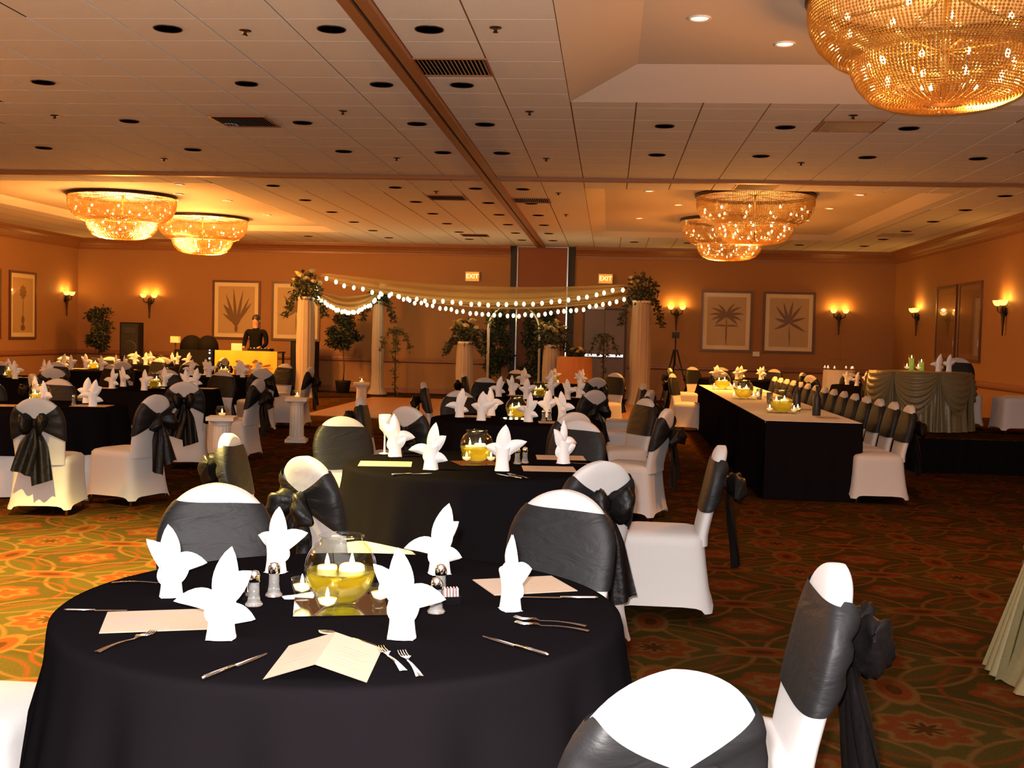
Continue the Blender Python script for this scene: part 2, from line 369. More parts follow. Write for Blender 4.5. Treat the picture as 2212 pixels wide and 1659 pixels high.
while y < YB: rows.append((y, min(y + .61, YB))); y += .61
tiles = []
for a, b in cols:
    for c, d in rows:
        segs = [(a, b, c, d)]
        for t in TRAYS:     # clip tiles against the trays
            out = []
            for (p, q, r_, s_) in segs:
                if q <= t[0] + .02 or p >= t[1] - .02 or s_ <= t[2] + .02 or r_ >= t[3] - .02: out.append((p, q, r_, s_)); continue
                if p < t[0] - .02: out.append((p, t[0], r_, s_))
                if q > t[1] + .02: out.append((t[1], q, r_, s_))
                if r_ < t[2] - .02: out.append((max(p, t[0]), min(q, t[1]), r_, t[2]))
                if s_ > t[3] + .02: out.append((max(p, t[0]), min(q, t[1]), t[3], s_))
            segs = out
        tiles += segs
def vis_rank(t):
    X, Y = (t[0] + t[1]) / 2, (t[2] + t[3]) / 2; P = Vector((X, Y, CZ - HC)); d = P.dot(fw)
    if d < .5: return 1e9
    px = 1106 + FPX * P.dot(rx) / d; py = 829.5 - FPX * P.dot(uy) / d
    if px < -60 or px > 2270 or py < -60: return 1e6 + d
    return d
tiles.sort(key=vis_rank); tm = {}
def tile_mesh(a, b):
    k = (round(a, 3), round(b, 3))
    if k not in tm:
        gx, gy = a / 2 - .007, b / 2 - .0008; e = .0025
        mb = MB().add([(-gx, -gy, .012), (gx, -gy, .012), (gx, gy, .012), (-gx, gy, .012), (-gx, -gy, e), (gx, -gy, e), (gx, gy, e), (-gx, gy, e), (-gx + e, -gy + e, 0), (gx - e, -gy + e, 0), (gx - e, gy - e, 0), (-gx + e, gy - e, 0)],
            [(0, 1, 5, 4), (1, 2, 6, 5), (2, 3, 7, 6), (3, 0, 4, 7), (4, 5, 9, 8), (5, 6, 10, 9), (6, 7, 11, 10), (7, 4, 8, 11), (8, 9, 10, 11)])
        for i, f_ in enumerate(mb.f): mb.f[i] = f_[::-1]
        tm[k] = mb.mesh('ceiling_tile', M_TILE, False)
    return tm[k]
rest = MB()
for i, (a, b, c, d) in enumerate(tiles):
    if b - a < .03 or d - c < .03: continue
    if i < 300: link('ceiling_tile', tile_mesh(b - a, d - c), ceil, ((a + b) / 2, (c + d) / 2, CZ))
    else:
        gx, gy = (b - a) / 2 - .007, (d - c) / 2 - .0008; X, Y = (a + b) / 2, (c + d) / 2
        rest.add([(X - gx, Y - gy, CZ), (X - gx, Y + gy, CZ), (X + gx, Y + gy, CZ), (X + gx, Y - gy, CZ)], [(0, 1, 2, 3)])
tag(rest.obj('far_ceiling_tiles', M_TILE, ceil, False), kind='stuff')
# tracks for the folding partitions
tr = struct(MB().box((TRK - .058, (YF + YB) / 2, CZ - .012), (.085, YB - YF, .06)).box((TRK + .058, (YF + YB) / 2, CZ - .012), (.085, YB - YF, .06)).box((TRK, (YF + YB) / 2, CZ + .005), (.035, YB - YF, .03)).obj('trim_7', M_TRACK, smooth=False))
struct(MB().box((TRK, (YF + YB) / 2, CZ - .014), (.028, YB - YF, .012)).obj('track_slot', M_BLACK, tr, smooth=False))
struct(MB().box(((XL + TRK - .1) / 2, 15.98, CZ - .012), (TRK - .1 - XL, .12, .06)).box(((XR + TRK + .1) / 2, 15.98, CZ - .012), (XR - TRK - .1, .12, .06)).obj('trim_8', M_TRACK, smooth=False))
# the partition pocket in the back wall, the double door, its hardware
dp = struct(MB().box((-1.665, YB - .045, 1.81), (1.17, .05, 3.62)).obj('door_1', M_PANEL, smooth=False))
for x in (-2.37, -.955): MB().box((x, YB - .02, 1.83), (.155, .03, 3.66)).obj('gap_shade_strip', M_BLACK, dp, False)  # black strips standing in for the shade inside the pocket gaps
for x in (-2.275, -1.055): MB().box((x, YB - .055, 1.82), (.03, .06, 3.64)).obj('edge_channel', M_STEEL, dp, False)
MB().box((-1.665, YB - .055, 3.645), (1.25, .06, .02)).obj('edge_channel', M_STEEL, dp, False)
dd = struct(MB().box((-.12, YB - .02, 1.1), (1.06, .03, 2.2)).obj('door_2', M_BRONZE, smooth=False))
for x in (-.365, .125):
    lf = MB().box((x, YB - .05, 1.08), (.475, .05, 2.14)).obj('door_leaf', M_DOOR, dd, False)
    MB().box((x, YB - .12, 1.05), (.43, .05, .055)).box((x - .19, YB - .09, 1.05), (.05, .05, .06)).box((x + .19, YB - .09, 1.05), (.05, .05, .06)).obj('push_bar', M_STEEL, lf, False)
MB().box((-.30, YB - .12, 2.20), (.34, .08, .07)).obj('door_closer', M_SIGNW, dd, False)

# ------------------------------------------------------------------ ceiling fixtures
def downlight_proto():
    t = thing('recessed_downlight', 'dark unlit recessed downlight in the tiled ceiling', 'downlight')
    MB().lathe([(.106, .0), (.106, -.006), (.102, -.008), (.098, -.006), (.098, .002)], 24).obj('trim_ring', M_BRONZE, t)
    MB().lathe([(.1, -.0035), (.07, -.002), (.04, -.0018), (.002, -.0016)], 20).obj('aperture_shade', M_DARKHOLE, t)  # flat black disc drawn for the shade of the uncut recess
    return Proto(t)
DL = downlight_proto()
ORD = ['first', 'second', 'third', 'fourth', 'fifth', 'sixth', 'seventh', 'eighth', 'ninth', 'tenth', 'eleventh', 'twelfth', 'thirteenth', 'fourteenth', 'fifteenth']
dcols = [-7.02, -5.13, -3.26, -2.05, -1.34, .5, 1.71, 2.93, 4.18, 5.6]
drows = [8.25, 10.08, 11.95, 13.82, 17.2, 19.05, 20.9, 22.75, 24.6, 26.4]
for x in dcols:
    for y in drows:
        if in_tray(x, y) or in_tray(x + .15, y) or in_tray(x - .15, y): continue
        if x == -7.02 and y < 13: continue
        if x == 5.6 and y < 13: continue
        k1 = dcols.index(x); k2 = drows.index(y); cl_ = f'{ORD[3 - k1]} column left' if k1 < 4 else f'{ORD[k1 - 4]} column right'; rw_ = f'{ORD[3 - k2]} row before' if k2 < 4 else f'{ORD[k2 - 4]} row past'
        DL.place((x, y, CZ), 0, f'dark downlight, {cl_} of the partition track, {rw_} the cross track', 'dark downlights of the tiled ceiling')
def canlit():
    t = thing('lit_downlight', 'small lit recessed downlight in a raised ceiling tray', 'downlight')
    MB().lathe([(.085, .0), (.085, -.01), (.075, -.012), (.065, -.004)], 20).obj('trim_ring', M_SIGNW, t)
    MB().disc(.065, -.003, 18, up=False).obj('lamp', M_CANLIT, t)
    return Proto(t)
CL = canlit()
for nm_, lst in (('near right', ((.60, 8.72), (1.33, 9.46), (3.2, 9.75))), ('far right', ((.55, 18.0), (3.75, 18.1), (1.1, 19.8), (3.65, 20.0), (3.6, 22.0), (.5, 22.1))), ('far left', ((-6.9, 18.0), (-10.2, 18.2), (-7.4, 19.3), (-6.85, 20.2), (-6.85, 22.6)))):
    for k, (x, y) in enumerate(lst): CL.place((x, y, CZ + (.21 if y < 12 else .10)), 0, f'small lit downlight in the {nm_} raised ceiling tray, {ORD[k]} by distance', 'lit downlights in the ceiling trays')
CL.place((-4.08, 12.1, CZ + .001), 0, 'lit recessed downlight beside the vent in the tiled ceiling on the left')
def sprinkler():
    t = thing('sprinkler', 'small dark sprinkler head hanging from the ceiling', 'sprinkler')
    MB().lathe([(.045, 0), (.045, -.005), (.012, -.008), (.012, -.03), (.02, -.032), (.02, -.035), (.001, -.036)], 14).obj('body', M_BRONZE, t)
    return Proto(t)
SP = sprinkler()
for nm_, lst in (('left', ((-2.7, 8.3), (-2.68, 11.3), (-5.81, 11.67), (-2.7, 14.3), (-5.8, 14.6), (-2.7, 17.6))), ('right', ((-.86, 8.2), (-.83, 11.25), (2.25, 11.3), (-.83, 14.2), (2.25, 14.3), (-.83, 17.6), (-.83, 20.7)))):
    for k, (x, y) in enumerate(lst): SP.place((x, y, CZ), 0, f'small sprinkler head {nm_} of the partition track, {ORD[k]} by distance', 'sprinkler heads')
SP.place((1.15, 8.1, TZ), 0, 'small sprinkler head in the raised tray beside the near chandelier')
def vent():
    t = thing('air_vent', 'slatted square air vent', 'vent')
    MB().box((0, -.29, -.006), (.6, .02, .012)).box((0, .29, -.006), (.6, .02, .012)).box((-.29, 0, -.006), (.02, .56, .012)).box((.29, 0, -.006), (.02, .56, .012)).obj('frame', M_TRACK, t, False)
    MB().box((0, 0, .0), (.57, .57, .004)).obj('backing', M_DARKHOLE, t, False)
    me = MB().add([(-.006, -.27, 0), (.012, -.27, -.014), (.014, -.27, -.012), (-.004, -.27, .002), (-.006, .27, 0), (.012, .27, -.014), (.014, .27, -.012), (-.004, .27, .002)], [(0, 1, 5, 4), (1, 2, 6, 5), (2, 3, 7, 6), (3, 0, 4, 7)]).mesh('slat', mat('vent_slat', (.34, .30, .27), .6), False)
    for i in range(17): link('slat', me, t, (-.26 + i * .0325, 0, -.002))
    return Proto(t)
VT = vent()
for x, y, l in ((-1.32, 9.4, 'slatted air vent beside the partition track above the near tables'), (-3.86, 11.9, 'slatted air vent in the left ceiling near a lit downlight'), (2.32, 11.85, 'slatted air vent in the ceiling below the near chandelier'),
                (-2.65, 18.4, 'slatted air vent past the cross track, left of the partition track'), (-1.3, 18.6, 'slatted air vent past the cross track, right of the partition track'), (2.0, 16.55, 'slatted air vent just past the cross track on the right'), (-3.0, 25.3, 'farthest slatted air vent near the back wall'), (5.6, 23.6, 'slatted air vent beside the right wall')):
    VT.place((x, y, CZ - .001), 0, l, 'ceiling air vents')

# chandeliers
def chandelier():
    t = thing('chandelier', 'x', 'chandelier')
    V = []; F = []
    def bead(p, r, h):
        k = len(V); x, y, z = p
        V.extend([(x + r, y, z), (x, y + r, z), (x - r, y, z), (x, y - r, z), (x, y, z + h), (x, y, z - h)])
        F.extend([(k, k + 1, k + 4), (k + 1, k + 2, k + 4), (k + 2, k + 3, k + 4), (k + 3, k, k + 4), (k + 1, k, k + 5), (k + 2, k + 1, k + 5), (k + 3, k + 2, k + 5), (k, k + 3, k + 5)])
    def strand_tier(prof, n, step):
        L = [0]
        for i in range(1, len(prof)): L.append(L[-1] + math.hypot(prof[i][0] - prof[i - 1][0], prof[i][1] - prof[i - 1][1]))
        m_ = int(L[-1] / step)
        for k in range(n):
            a = 2 * PI * k / n
            for j in range(m_ + 1):
                s_ = j * step; i = max(q for q in range(len(L)) if L[q] <= s_ + 1e-9); i = min(i, len(prof) - 2)
                f_ = (s_ - L[i]) / (L[i + 1] - L[i]); r = prof[i][0] + (prof[i + 1][0] - prof[i][0]) * f_; z = prof[i][1] + (prof[i + 1][1] - prof[i][1]) * f_
                if r < .25 and k % 3: continue
                if r < .45 and r >= .25 and k % 3 == 2: continue
                aa = a + R.uniform(-.002, .002); bead((r * math.cos(aa), r * math.sin(aa), z), R.choice((.010, .011, .012)), .0125)
    strand_tier([(.90, -.03), (.905, -.12), (.885, -.22), (.83, -.32), (.74, -.40), (.62, -.45)], 205, .0215)
    strand_tier([(.61, -.40), (.605, -.50), (.565, -.59), (.49, -.67), (.39, -.715), (.27, -.735), (.14, -.74)], 140, .0215)
    me = bpy.data.meshes.new('crystal_strands'); me.from_pydata(V, [], F); me.materials.append(M_BEAD); me.update()
    tag(link('crystal_strands', me, t), kind='stuff')
    MB().lathe([(.88, .03), (.925, .03), (.93, -.02), (.90, -.03), (.88, -.02), (.88, .03)], 56).obj('rim', M_BRONZE, t)
    MB().lathe([(.60, -.385), (.62, -.385), (.62, -.40), (.60, -.40), (.60, -.385)], 48).obj('lower_ring', M_GOLD, t)
    fr = MB().tube([(0, 0, .075), (0, 0, -.68)], .02, 8)
    for k in range(8):
        a = 2 * PI * k / 8; c_, s_ = math.cos(a), math.sin(a)
        fr.tube([(0, 0, .01), (.9 * c_, .9 * s_, .0)], .008, 5).tube([(0, 0, -.38), (.6 * c_, .6 * s_, -.392)], .007, 5)
    fr.obj('frame', M_GOLD, t)
    MB().lathe([(.002, -.70), (.10, -.705), (.13, -.72), (.10, -.728), (.002, -.745)], 20).obj('bottom_plate', M_BRONZE, t)
    bm_ = MB().lathe([(.001, -.022), (.012, -.018), (.017, -.004), (.014, .012), (.006, .022), (.001, .026)], 8).mesh('bulb', M_BULB)
    for n, r, z in ((11, .80, -.24), (13, .74, -.33), (12, .53, -.50), (11, .46, -.61), (5, .25, -.66)):
        for k in range(n):
            a = 2 * PI * (k + .3 * (n % 2)) / n; link('bulb', bm_, t, (r * math.cos(a), r * math.sin(a), z))
    return Proto(t)
CH = chandelier()
CHZ = 3.84
for i, (x, y, l, pw) in enumerate(((2.2, 8.09, 'large two-tier crystal chandelier close overhead at the upper right', 120), (-8.52, 19.6, 'brightly glowing crystal chandelier, leftmost and nearer of the left pair', 420), (-8.42, 23.3, 'glowing crystal chandelier behind and right of the leftmost one', 420),
        (2.2, 18.3, 'crystal chandelier over the head table, nearer of the distant right pair', 130), (2.2, 22.1, 'crystal chandelier half hidden behind another near the back wall', 130), (-8.5, 8.09, 'crystal chandelier in the left tray beyond the picture edge', 420))):
    cz_ = 3.86 if y < 10 else 3.745
    c_ = CH.place((x, y, cz_), .3 * i, l, 'crystal chandeliers')
    k_ = (1.0, .50) if x < 0 else (.10, .55)
    light('chandelier_down_light', 'SPOT', (x, y, cz_ - .80), 520 if x < 0 else (120 if y < 10 else 800), (1, .36, .05), .2, spot_size=math.radians(150), spot_blend=.9)
    light('chandelier_lamp', 'POINT', (x, y, cz_ - .24), pw * k_[0] * 1.6, (1, .47, .11), .3)
    light('chandelier_lamp', 'POINT', (x, y, cz_ - 1.05), pw * k_[1] * 1.6, LAMP, .12)
# one lit recessed spot over the left aisle (its can is above the frame)
CL.place((-3.4, 5.75, CZ - .001), 0, 'lit recessed downlight above the left aisle, higher than the picture')
sp = light('downlight_beam', 'SPOT', (-3.4, 5.75, CZ - .03), 7600, (1, .74, .20), .06, spot_size=math.radians(96), spot_blend=.7)

# ------------------------------------------------------------------ wall fixtures
def sconce():
    t = thing('wall_sconce', 'x', 'sconce')          # local: wall at y=0, room toward -y
    MB().lathe([(.001, -.52), (.012, -.50), (.018, -.36), (.03, -.22), (.04, -.12), (.055, -.08), (.05, -.04), (.03, .0), (.001, .02)], 14, (0, -.055, 0)).obj('torch_body', M_BRONZE, t)
    MB().lathe([(.07, 0), (.07, .012), (.05, .02), (.001, .022)], 18).xf(Matrix.Translation((0, 0, -.1)) @ Matrix.Rotation(PI / 2, 4, 'X')).obj('wall_plate', M_BRONZE, t)
    for s_ in (-1, 1):
        MB().tube([(0, -.055, -.1), (s_ * .06, -.08, -.12), (s_ * .125, -.105, -.09), (s_ * .14, -.11, -.03), (s_ * .14, -.11, .0)], .013, 8).obj('arm', M_BRONZE, t)
        MB().lathe([(.02, .0), (.05, .015), (.072, .05), (.082, .095), (.076, .095), (.066, .052), (.045, .022), (.001, .012)], 18, (s_ * .14, -.11, 0)).obj('glass_cup', M_SHADE, t)
    return Proto(t)
SC = sconce()
for x, y, rz, l in ((-11.51, YB, 0, 'twin-cup wall sconce on the back wall above the tall black loudspeaker'), (1.6, YB, 0, 'twin-cup wall sconce on the back wall above the tripod'), (5.45, YB, 0, 'twin-cup wall sconce on the back wall above the glass tower'),
                    (XL, 27.5, PI / 2, 'twin-cup wall sconce on the left wall near the corner'), (XR, 26.0, -PI / 2, 'twin-cup wall sconce on the right wall near the corner'), (XR, 20.4, -PI / 2, 'twin-cup wall sconce on the right wall nearest the right edge')):
    SC.place((x, y, 2.2), rz, l, 'wall sconces')
    m_ = Matrix.Rotation(rz, 4, 'Z')
    for s_ in (-1, 1):
        light('sconce_lamp', 'POINT', Vector((x, y, 2.33)) + m_ @ Vector((s_ * .14, -.12, 0)), 8, (1, .44, .07), .03)
def text_mesh(body, size, ext):
    cu = bpy.data.curves.new('txt', 'FONT'); cu.body = body; cu.size = size; cu.extrude = ext; cu.align_x = 'CENTER'; cu.align_y = 'CENTER'
    o = bpy.data.objects.new('txt', cu); COL.objects.link(o); bpy.context.view_layer.update()
    me = bpy.data.meshes.new_from_object(o.evaluated_get(bpy.context.evaluated_depsgraph_get())); bpy.data.objects.remove(o); return me
def exit_sign(x, z, l):
    t = thing('exit_sign', l, 'sign', (x, YB, z), 0, 'lit exit signs')
    MB().box((0, -.035, 0), (.34, .07, .23)).obj('housing', M_SIGNW, t, False)
    MB().box((0, -.073, 0), (.31, .006, .20)).obj('lit_face', M_EXITFACE, t, False)
    me = text_mesh('EXIT', .15, .004); me.materials.clear(); me.materials.append(M_EXITRED)
    o = link('lettering', me, t, (0, -.08, 0)); o.rotation_euler = (PI / 2, 0, 0)
exit_sign(-3.38, 2.90, 'lit red EXIT sign left of the partition pocket'); exit_sign(-.13, 2.91, 'lit red EXIT sign above the double door')
# framed prints
def leaf_print(mb, base, ang, ln, wd, curl=0.):
    c_, s_ = math.sin(ang), math.cos(ang); k = len(mb.v); n = 7
    L_, R_ = [], []
    for i in range(n + 1):
        f_ = i / n; a = ang + curl * f_; px = base[0] + ln * f_ * math.sin(ang + curl * f_ * .5); pz = base[1] + ln * f_ * math.cos(ang + curl * f_ * .5)
        w_ = wd * math.sin(PI * min(.98, .08 + .92 * f_)) ** .8 * (1.15 - .4 * f_) / 2
        L_.append((px - w_ * math.cos(a), 0, pz + w_ * math.sin(a))); R_.append((px + w_ * math.cos(a), 0, pz - w_ * math.sin(a)))
    mb.add(L_ + R_, [(i, i + n + 1, i + n + 2, i + 1) for i in range(n)])
M_DIMMAT = mat('dimmed_picture_mat', (.30, .15, .075), .5, coat=.5); M_DIMPRINT = mat('dimmed_print', (.22, .10, .05), .5, coat=.5)  # darker copies of mat and print, in place of glass reflection dimming them
def picture(name, loc, rz, wd, h, kind, label, group=None, dim=False):
    t = thing(name, label, 'picture', loc, rz, group)
    f = .055
    MB().box((0, -.02, h / 2 - f / 2), (wd, .04, f)).box((0, -.02, -h / 2 + f / 2), (wd, .04, f)).box((-wd / 2 + f / 2, -.02, 0), (f, .04, h - 2 * f)).box((wd / 2 - f / 2, -.02, 0), (f, .04, h - 2 * f)).obj('frame', M_FRAME, t, False)
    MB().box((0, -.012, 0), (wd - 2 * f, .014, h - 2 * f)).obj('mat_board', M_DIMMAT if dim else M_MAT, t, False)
    pw, ph = wd - .30, h - .30
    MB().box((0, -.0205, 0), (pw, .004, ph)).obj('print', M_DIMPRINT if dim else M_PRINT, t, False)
    lv = []
    if kind == 'banana':
        for a, ln, b in ((-.55, .62, (0, -.42)), (-.32, .85, (0, -.42)), (-.08, .95, (0, -.42)), (.18, .92, (0, -.42)), (.42, .80, (0, -.42)), (-.75, .45, (-.02, -.2)), (.65, .6, (.02, -.3)), (-.95, .38, (-.03, -.32))): lv.append((b, a, ln, .13, 0))
        lv.append(((0, -ph / 2 + .03), 0, .22, .14, 0))
    elif kind == 'palm':
        for a, ln in ((-1.5, .38), (-1.15, .42), (-.75, .42), (-.3, .36), (.2, .36), (.65, .42), (1.1, .42), (1.5, .38), (-1.9, .34), (1.9, .34)): lv.append(((0, .12), a, ln, .11, .7 * (1 if a > 0 else -1)))
        for a, ln in ((-1.3, .3), (1.3, .3)): lv.append(((0, -.12), a, ln, .08, .6 * (1 if a > 0 else -1)))
        lv.append(((0, -ph / 2 + .02), 0, ph * .62, .07, 0))
    elif kind == 'star':
        for a, ln in ((-.75, .5), (-.35, .5), (.1, .52), (.55, .5), (-1.35, .36), (1.2, .4), (-2.1, .38), (2.0, .46)): lv.append(((0, .0), a, ln, .12, .15))
        lv.append(((.03, -ph / 2 + .02), -.05, .55, .05, 0))
    else:
        for a in range(9): lv.append(((0, .30), a * 2 * PI / 9, .17, .12, .2))
        lv += [((0, -.25), 0, .55, .035, 0), ((0, -.42), 0, .2, .16, 0), ((0, -.58), 0, .16, .22, 0)]
    k = wd / 1.23
    for b, a, ln, w_, cu in lv:
        mb = MB(); leaf_print(mb, (b[0] * k, b[1]), a, ln * (k if kind != 'topiary' else 1), w_ * k * (.62 if kind != 'topiary' else 1), cu)
        o = mb.obj('printed_leaf', M_PRINTLEAF, t, False, (0, -.0232 - .0004 * R.random(), 0))
    MB().box((0, -.0305, 0), (wd - 2 * f, .003, h - 2 * f)).obj('glass_pane', M_GLASS, t, False)
    return t
PZ = 1.95
picture('framed_print', (-9.29, YB, PZ), 0, 1.23, 1.47, 'banana', 'framed print of a fan of long leaves behind the person at the console')
picture('framed_print', (-7.78, YB, PZ), 0, 1.23, 1.47, 'star', 'framed leaf print partly hidden behind the tall left draped column')
picture('framed_print', (2.8, YB, PZ), 0, 1.23, 1.47, 'palm', 'framed palm tree print right of the tripod on the back wall')
picture('framed_print', (4.28, YB, PZ), 0, 1.23, 1.47, 'star', 'framed print of radiating broad leaves left of the glass tower')
picture('framed_print', (XL, 25.42, PZ - .05), PI / 2, 1.2, 1.55, 'topiary', 'framed potted topiary print on the left wall beside the sconce')
picture('framed_print', (XL, 23.85, PZ - .05), PI / 2, 1.2, 1.55, 'topiary', 'framed print on the left wall cut by the left picture edge')
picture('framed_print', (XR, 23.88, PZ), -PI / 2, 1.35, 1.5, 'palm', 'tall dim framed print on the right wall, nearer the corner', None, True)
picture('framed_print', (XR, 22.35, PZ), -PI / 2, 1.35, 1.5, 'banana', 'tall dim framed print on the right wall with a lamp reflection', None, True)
tag(MB().box((3.53, YB - .02, 1.18), (.16, .03, .11)).obj('wall_plate', M_SIGNW, smooth=False), 'small white plate on the wall between two right-hand framed prints', 'wall plate')

# ------------------------------------------------------------------ chairs
def sm(a, b, x): x = max(0., min(1., (x - a) / (b - a))); return x * x * (3 - 2 * x)
BACK = .10      # recline
def back_y(z): return -.205 - BACK * max(0., (z - .46)) / .47
def half_w(z):     # half width of the back panel, rounded top
    z1 = .93
    if z > .70: q = (z - .70) / (z1 - .70); return .206 * max(0., 1 - q ** 2.3) ** .5
    return .192 + .014 * sm(.45, .70, z)
def chair(variant):
    t = thing('banquet_chair', 'x', 'chair')
    # seat cover with skirt: rounded rectangle rings
    def rr(a, hx, y0, y1, rad):
        cx_, cy_ = 0, (y0 + y1) / 2; hy = (y1 - y0) / 2; c_, s_ = math.cos(a), math.sin(a); e = .28
        return cx_ + hx * math.copysign(abs(c_) ** e, c_), cy_ + hy * math.copysign(abs(s_) ** e, s_)
    rings = [(.001, .475, 0.), (.09, .474, .0), (.16, .468, 0.), (.205, .455, 0.), (.222, .435, 0.), (.224, .40, 0.), (.226, .30, 0.), (.232, .18, .0), (.240, .09, .6), (.246, .05, 1.)]
    def fs(u, v):
        hx, z, wv = rings[round(v * (len(rings) - 1))]; a = 2 * PI * u + .02
        x, y_ = rr(a, hx, -.225 * hx / .224, .235 * hx / .224, .03)
        if z < .42:
            k = (.42 - z) / .37; y_ += (.012 * k if y_ > 0 else -.035 * k); x *= 1 + .02 * k
            # shallow waist between the legs and a scalloped hem
            x *= 1 - .035 * math.sin(PI * min(1, k)) ; z += .028 * k * (math.sin(2 * a) ** 2 < .5) * (1 - math.sin(2 * a) ** 2) * 1.2 * wv
        return x, y_, z
    MB().grid(fs, 40, len(rings) - 1, True).obj('seat_cover', M_SPANDEX, t)
    # back cover
    def fb(u, v):
        z = .05 + .88 * (1 - (1 - v) ** 1.15) if False else .40 + .53 * (1 - (1 - v) ** 2.2); a = 2 * PI * u
        hw = half_w(min(z, .9299)); th = .037 * (.55 + .45 * sm(0, .15, hw)) ; c_, s_ = math.cos(a), math.sin(a)
        return hw * math.copysign(abs(c_) ** .55, c_), back_y(z) - .004 + th * math.copysign(abs(s_) ** .75, s_) + .0, z
    bk = MB().grid(fb, 40, 22, True); bk.f.append(tuple(range(len(bk.v) - 40, len(bk.v)))); bk.obj('back_cover', M_SPANDEX, t)
    # sash band: front panel, sides, converging at the back knot
    kz = .728
    def fsash(u, v):
        s_ = u * 2 - 1      # -1..1 : rear-left knot -> front -> rear-right knot
        z0, z1 = .585, .866
        def ring(phi, hw, th):
            return hw * max(0., math.cos(phi)) ** .55, th * max(0., math.sin(phi)) ** .75
        sg = 1 if s_ >= 0 else -1
        if abs(s_) < .5:
            z = z0 + (z1 + .012 * s_ * 2 - z0) * v; X_, Y_ = ring(PI / 2 * (1 - abs(s_) / .5), half_w(z) + .007, .045); return sg * X_, back_y(z) - .004 + Y_, z
        q = (abs(s_) - .5) / .5; e = (1 - max(0., math.cos(PI / 2 * q)) ** .55) ** .9
        a0 = z0 + (kz - .035 - z0) * e; a1 = z1 + (kz + .035 - z1) * e
        z = a0 + (a1 - a0) * v; X_, Y_ = ring(PI / 2 * q, half_w(z) + .007, .046)
        return sg * X_, back_y(z) - .004 - Y_ - .014 * math.sin(PI * q) * abs(math.sin(v * 9)) - .014 * e, z
    MB().grid(fsash, 64, 10).obj('sash', M_SASH, t)
    ky = back_y(kz) - .062
    # bow
    bw = MB().ball((0, ky - .012, kz), (.036, .030, .042), 10, 6)
    for s_ in (-1, 1):
        ln, dr = (.150, -.055) if variant == 0 else (.105, .060)
        def loop(u, v, s_=s_):
            a = 2 * PI * u; r = .046 * math.sin(PI * min(1, .08 + v * .95)) ** .65 + .008; cr = 1 + .16 * math.sin(5 * a + 7 * v + s_)
            return s_ * (.012 + ln * v), ky - .026 - .055 * math.sin(PI * v * .8) + r * .8 * cr * math.cos(a), kz + dr * v * v - .02 * v + r * (1.2 if variant == 0 else 1.45) * cr * math.sin(a)
        bw.grid(loop, 20, 10, True)
    bw.obj('bow', M_ORGANZA, t)
    for s_ in (-1, 1):
        L_ = .44 if (s_ < 0) == (variant == 0) else .37
        def tail(u, v, s_=s_, L_=L_):
            z = kz - .01 - L_ * v; w_ = .03 + .085 * sm(0, .45, v) + .02 * v
            x = s_ * (.010 + .068 * v) + (u - .5) * w_ * 1.15
            return x, ky - .020 - .020 * math.sin(3 * PI * u + 2 * v + s_) * sm(0, .4, v) - .05 * v, z + (u - .5) * .05 * s_ * v
        tm_ = MB().grid(tail, 10, 10); k = len(tm_.v)
        tm_.grid(lambda u, v: (lambda p: (p[0], p[1] - .004, p[2]))(tail(1 - u, v)), 10, 10)
        tm_.obj('sash_tail', M_ORGANZA, t)
    for x, y_ in ((-.20, .20), (.20, .20), (-.205, -.225), (.205, -.225)):
        MB().tube([(x, y_, .14), (x * 1.03, y_ * 1.04, .0)], .011, 8).obj('leg', M_GOLD, t)
    return Proto(t)
CHAIR = [chair(0), chair(1)]
ci = 0
def place_chair(bx, by, face, label, group, z=0., v=None):
    """bx,by: top of the back; face: compass of the sitter's gaze in degrees (90 = away from the camera)"""
    global ci; ci += 1
    f_ = math.radians(face); o = Vector((bx, by)) + Vector((math.cos(f_), math.sin(f_))) * .30
    return CHAIR[(ci % 2) if v is None else v].place((o.x, o.y, z), f_ - PI / 2, label, group)

# ------------------------------------------------------------------ round tables
T1n = 'the nearest round table'; T2n = 'the second table of the centre row'; T3n = 'the third table of the centre row'; T4n = 'the fourth table of the centre row'; T5n = 'the farthest table of the centre row'
def round_table(x, y, label, r=.76, seed=1, hem=.30, over=M_BLKCLOTH, under=M_WHTCLOTH):
    rd = random.Random(seed); t = thing('round_table', label, 'table', (x, y, 0), 0, 'round tables with cloths')
    MB().lathe([(.001, .715), (r - .01, .715), (r - .004, .725), (r - .004, .74), (r - .01, .744), (.001, .744)], 40).obj('tabletop', M_BARK, t)
    for k in range(4):
        a = PI / 4 + k * PI / 2; MB().tube([(.5 * math.cos(a), .5 * math.sin(a), .715), (.55 * math.cos(a), .55 * math.sin(a), 0)], .014, 6).obj('leg', M_STEEL, t)
    ph = [rd.uniform(0, 6.28) for _ in range(5)]
    def fold(a): return .45 * math.sin(11 * a + ph[0]) + .35 * math.sin(17 * a + ph[1]) + .3 * math.sin(7 * a + ph[2]) + .2 * math.sin(29 * a + ph[3])
    un = [(r - .006, .70), (r, .6), (r + .01, .4), (r + .02, .2), (r + .03, .012)]
    MB().lathe(un, 120, (0, 0, 0), lambda a, q, z: (q + .030 * fold(a) * (.74 - z) / .74, z)).obj('white_undercloth', under, t)
    prof = [(.001, .7505), (.25, .7505), (.5, .7505), (.68, .7503), (r - .02, .7498), (r - .004, .7475), (r + .004, .741), (r + .009, .725)]
    n = 9
    for i in range(1, n + 1): prof.append((r + .009 + .07 * (i / n) ** 1.2, .725 - (.725 - hem) * i / n))
    def fn(a, q, z):
        k = max(0., (.735 - z) / .435); return q + .05 * fold(a) * k ** .8 * (1 if q > r else 0), z + (.015 * math.sin(5 * a + ph[4]) * k if q > r else 0)
    MB().lathe(prof, 160, (0, 0, 0), fn).obj('black_overlay', over, t)
    return t
TAB = {}
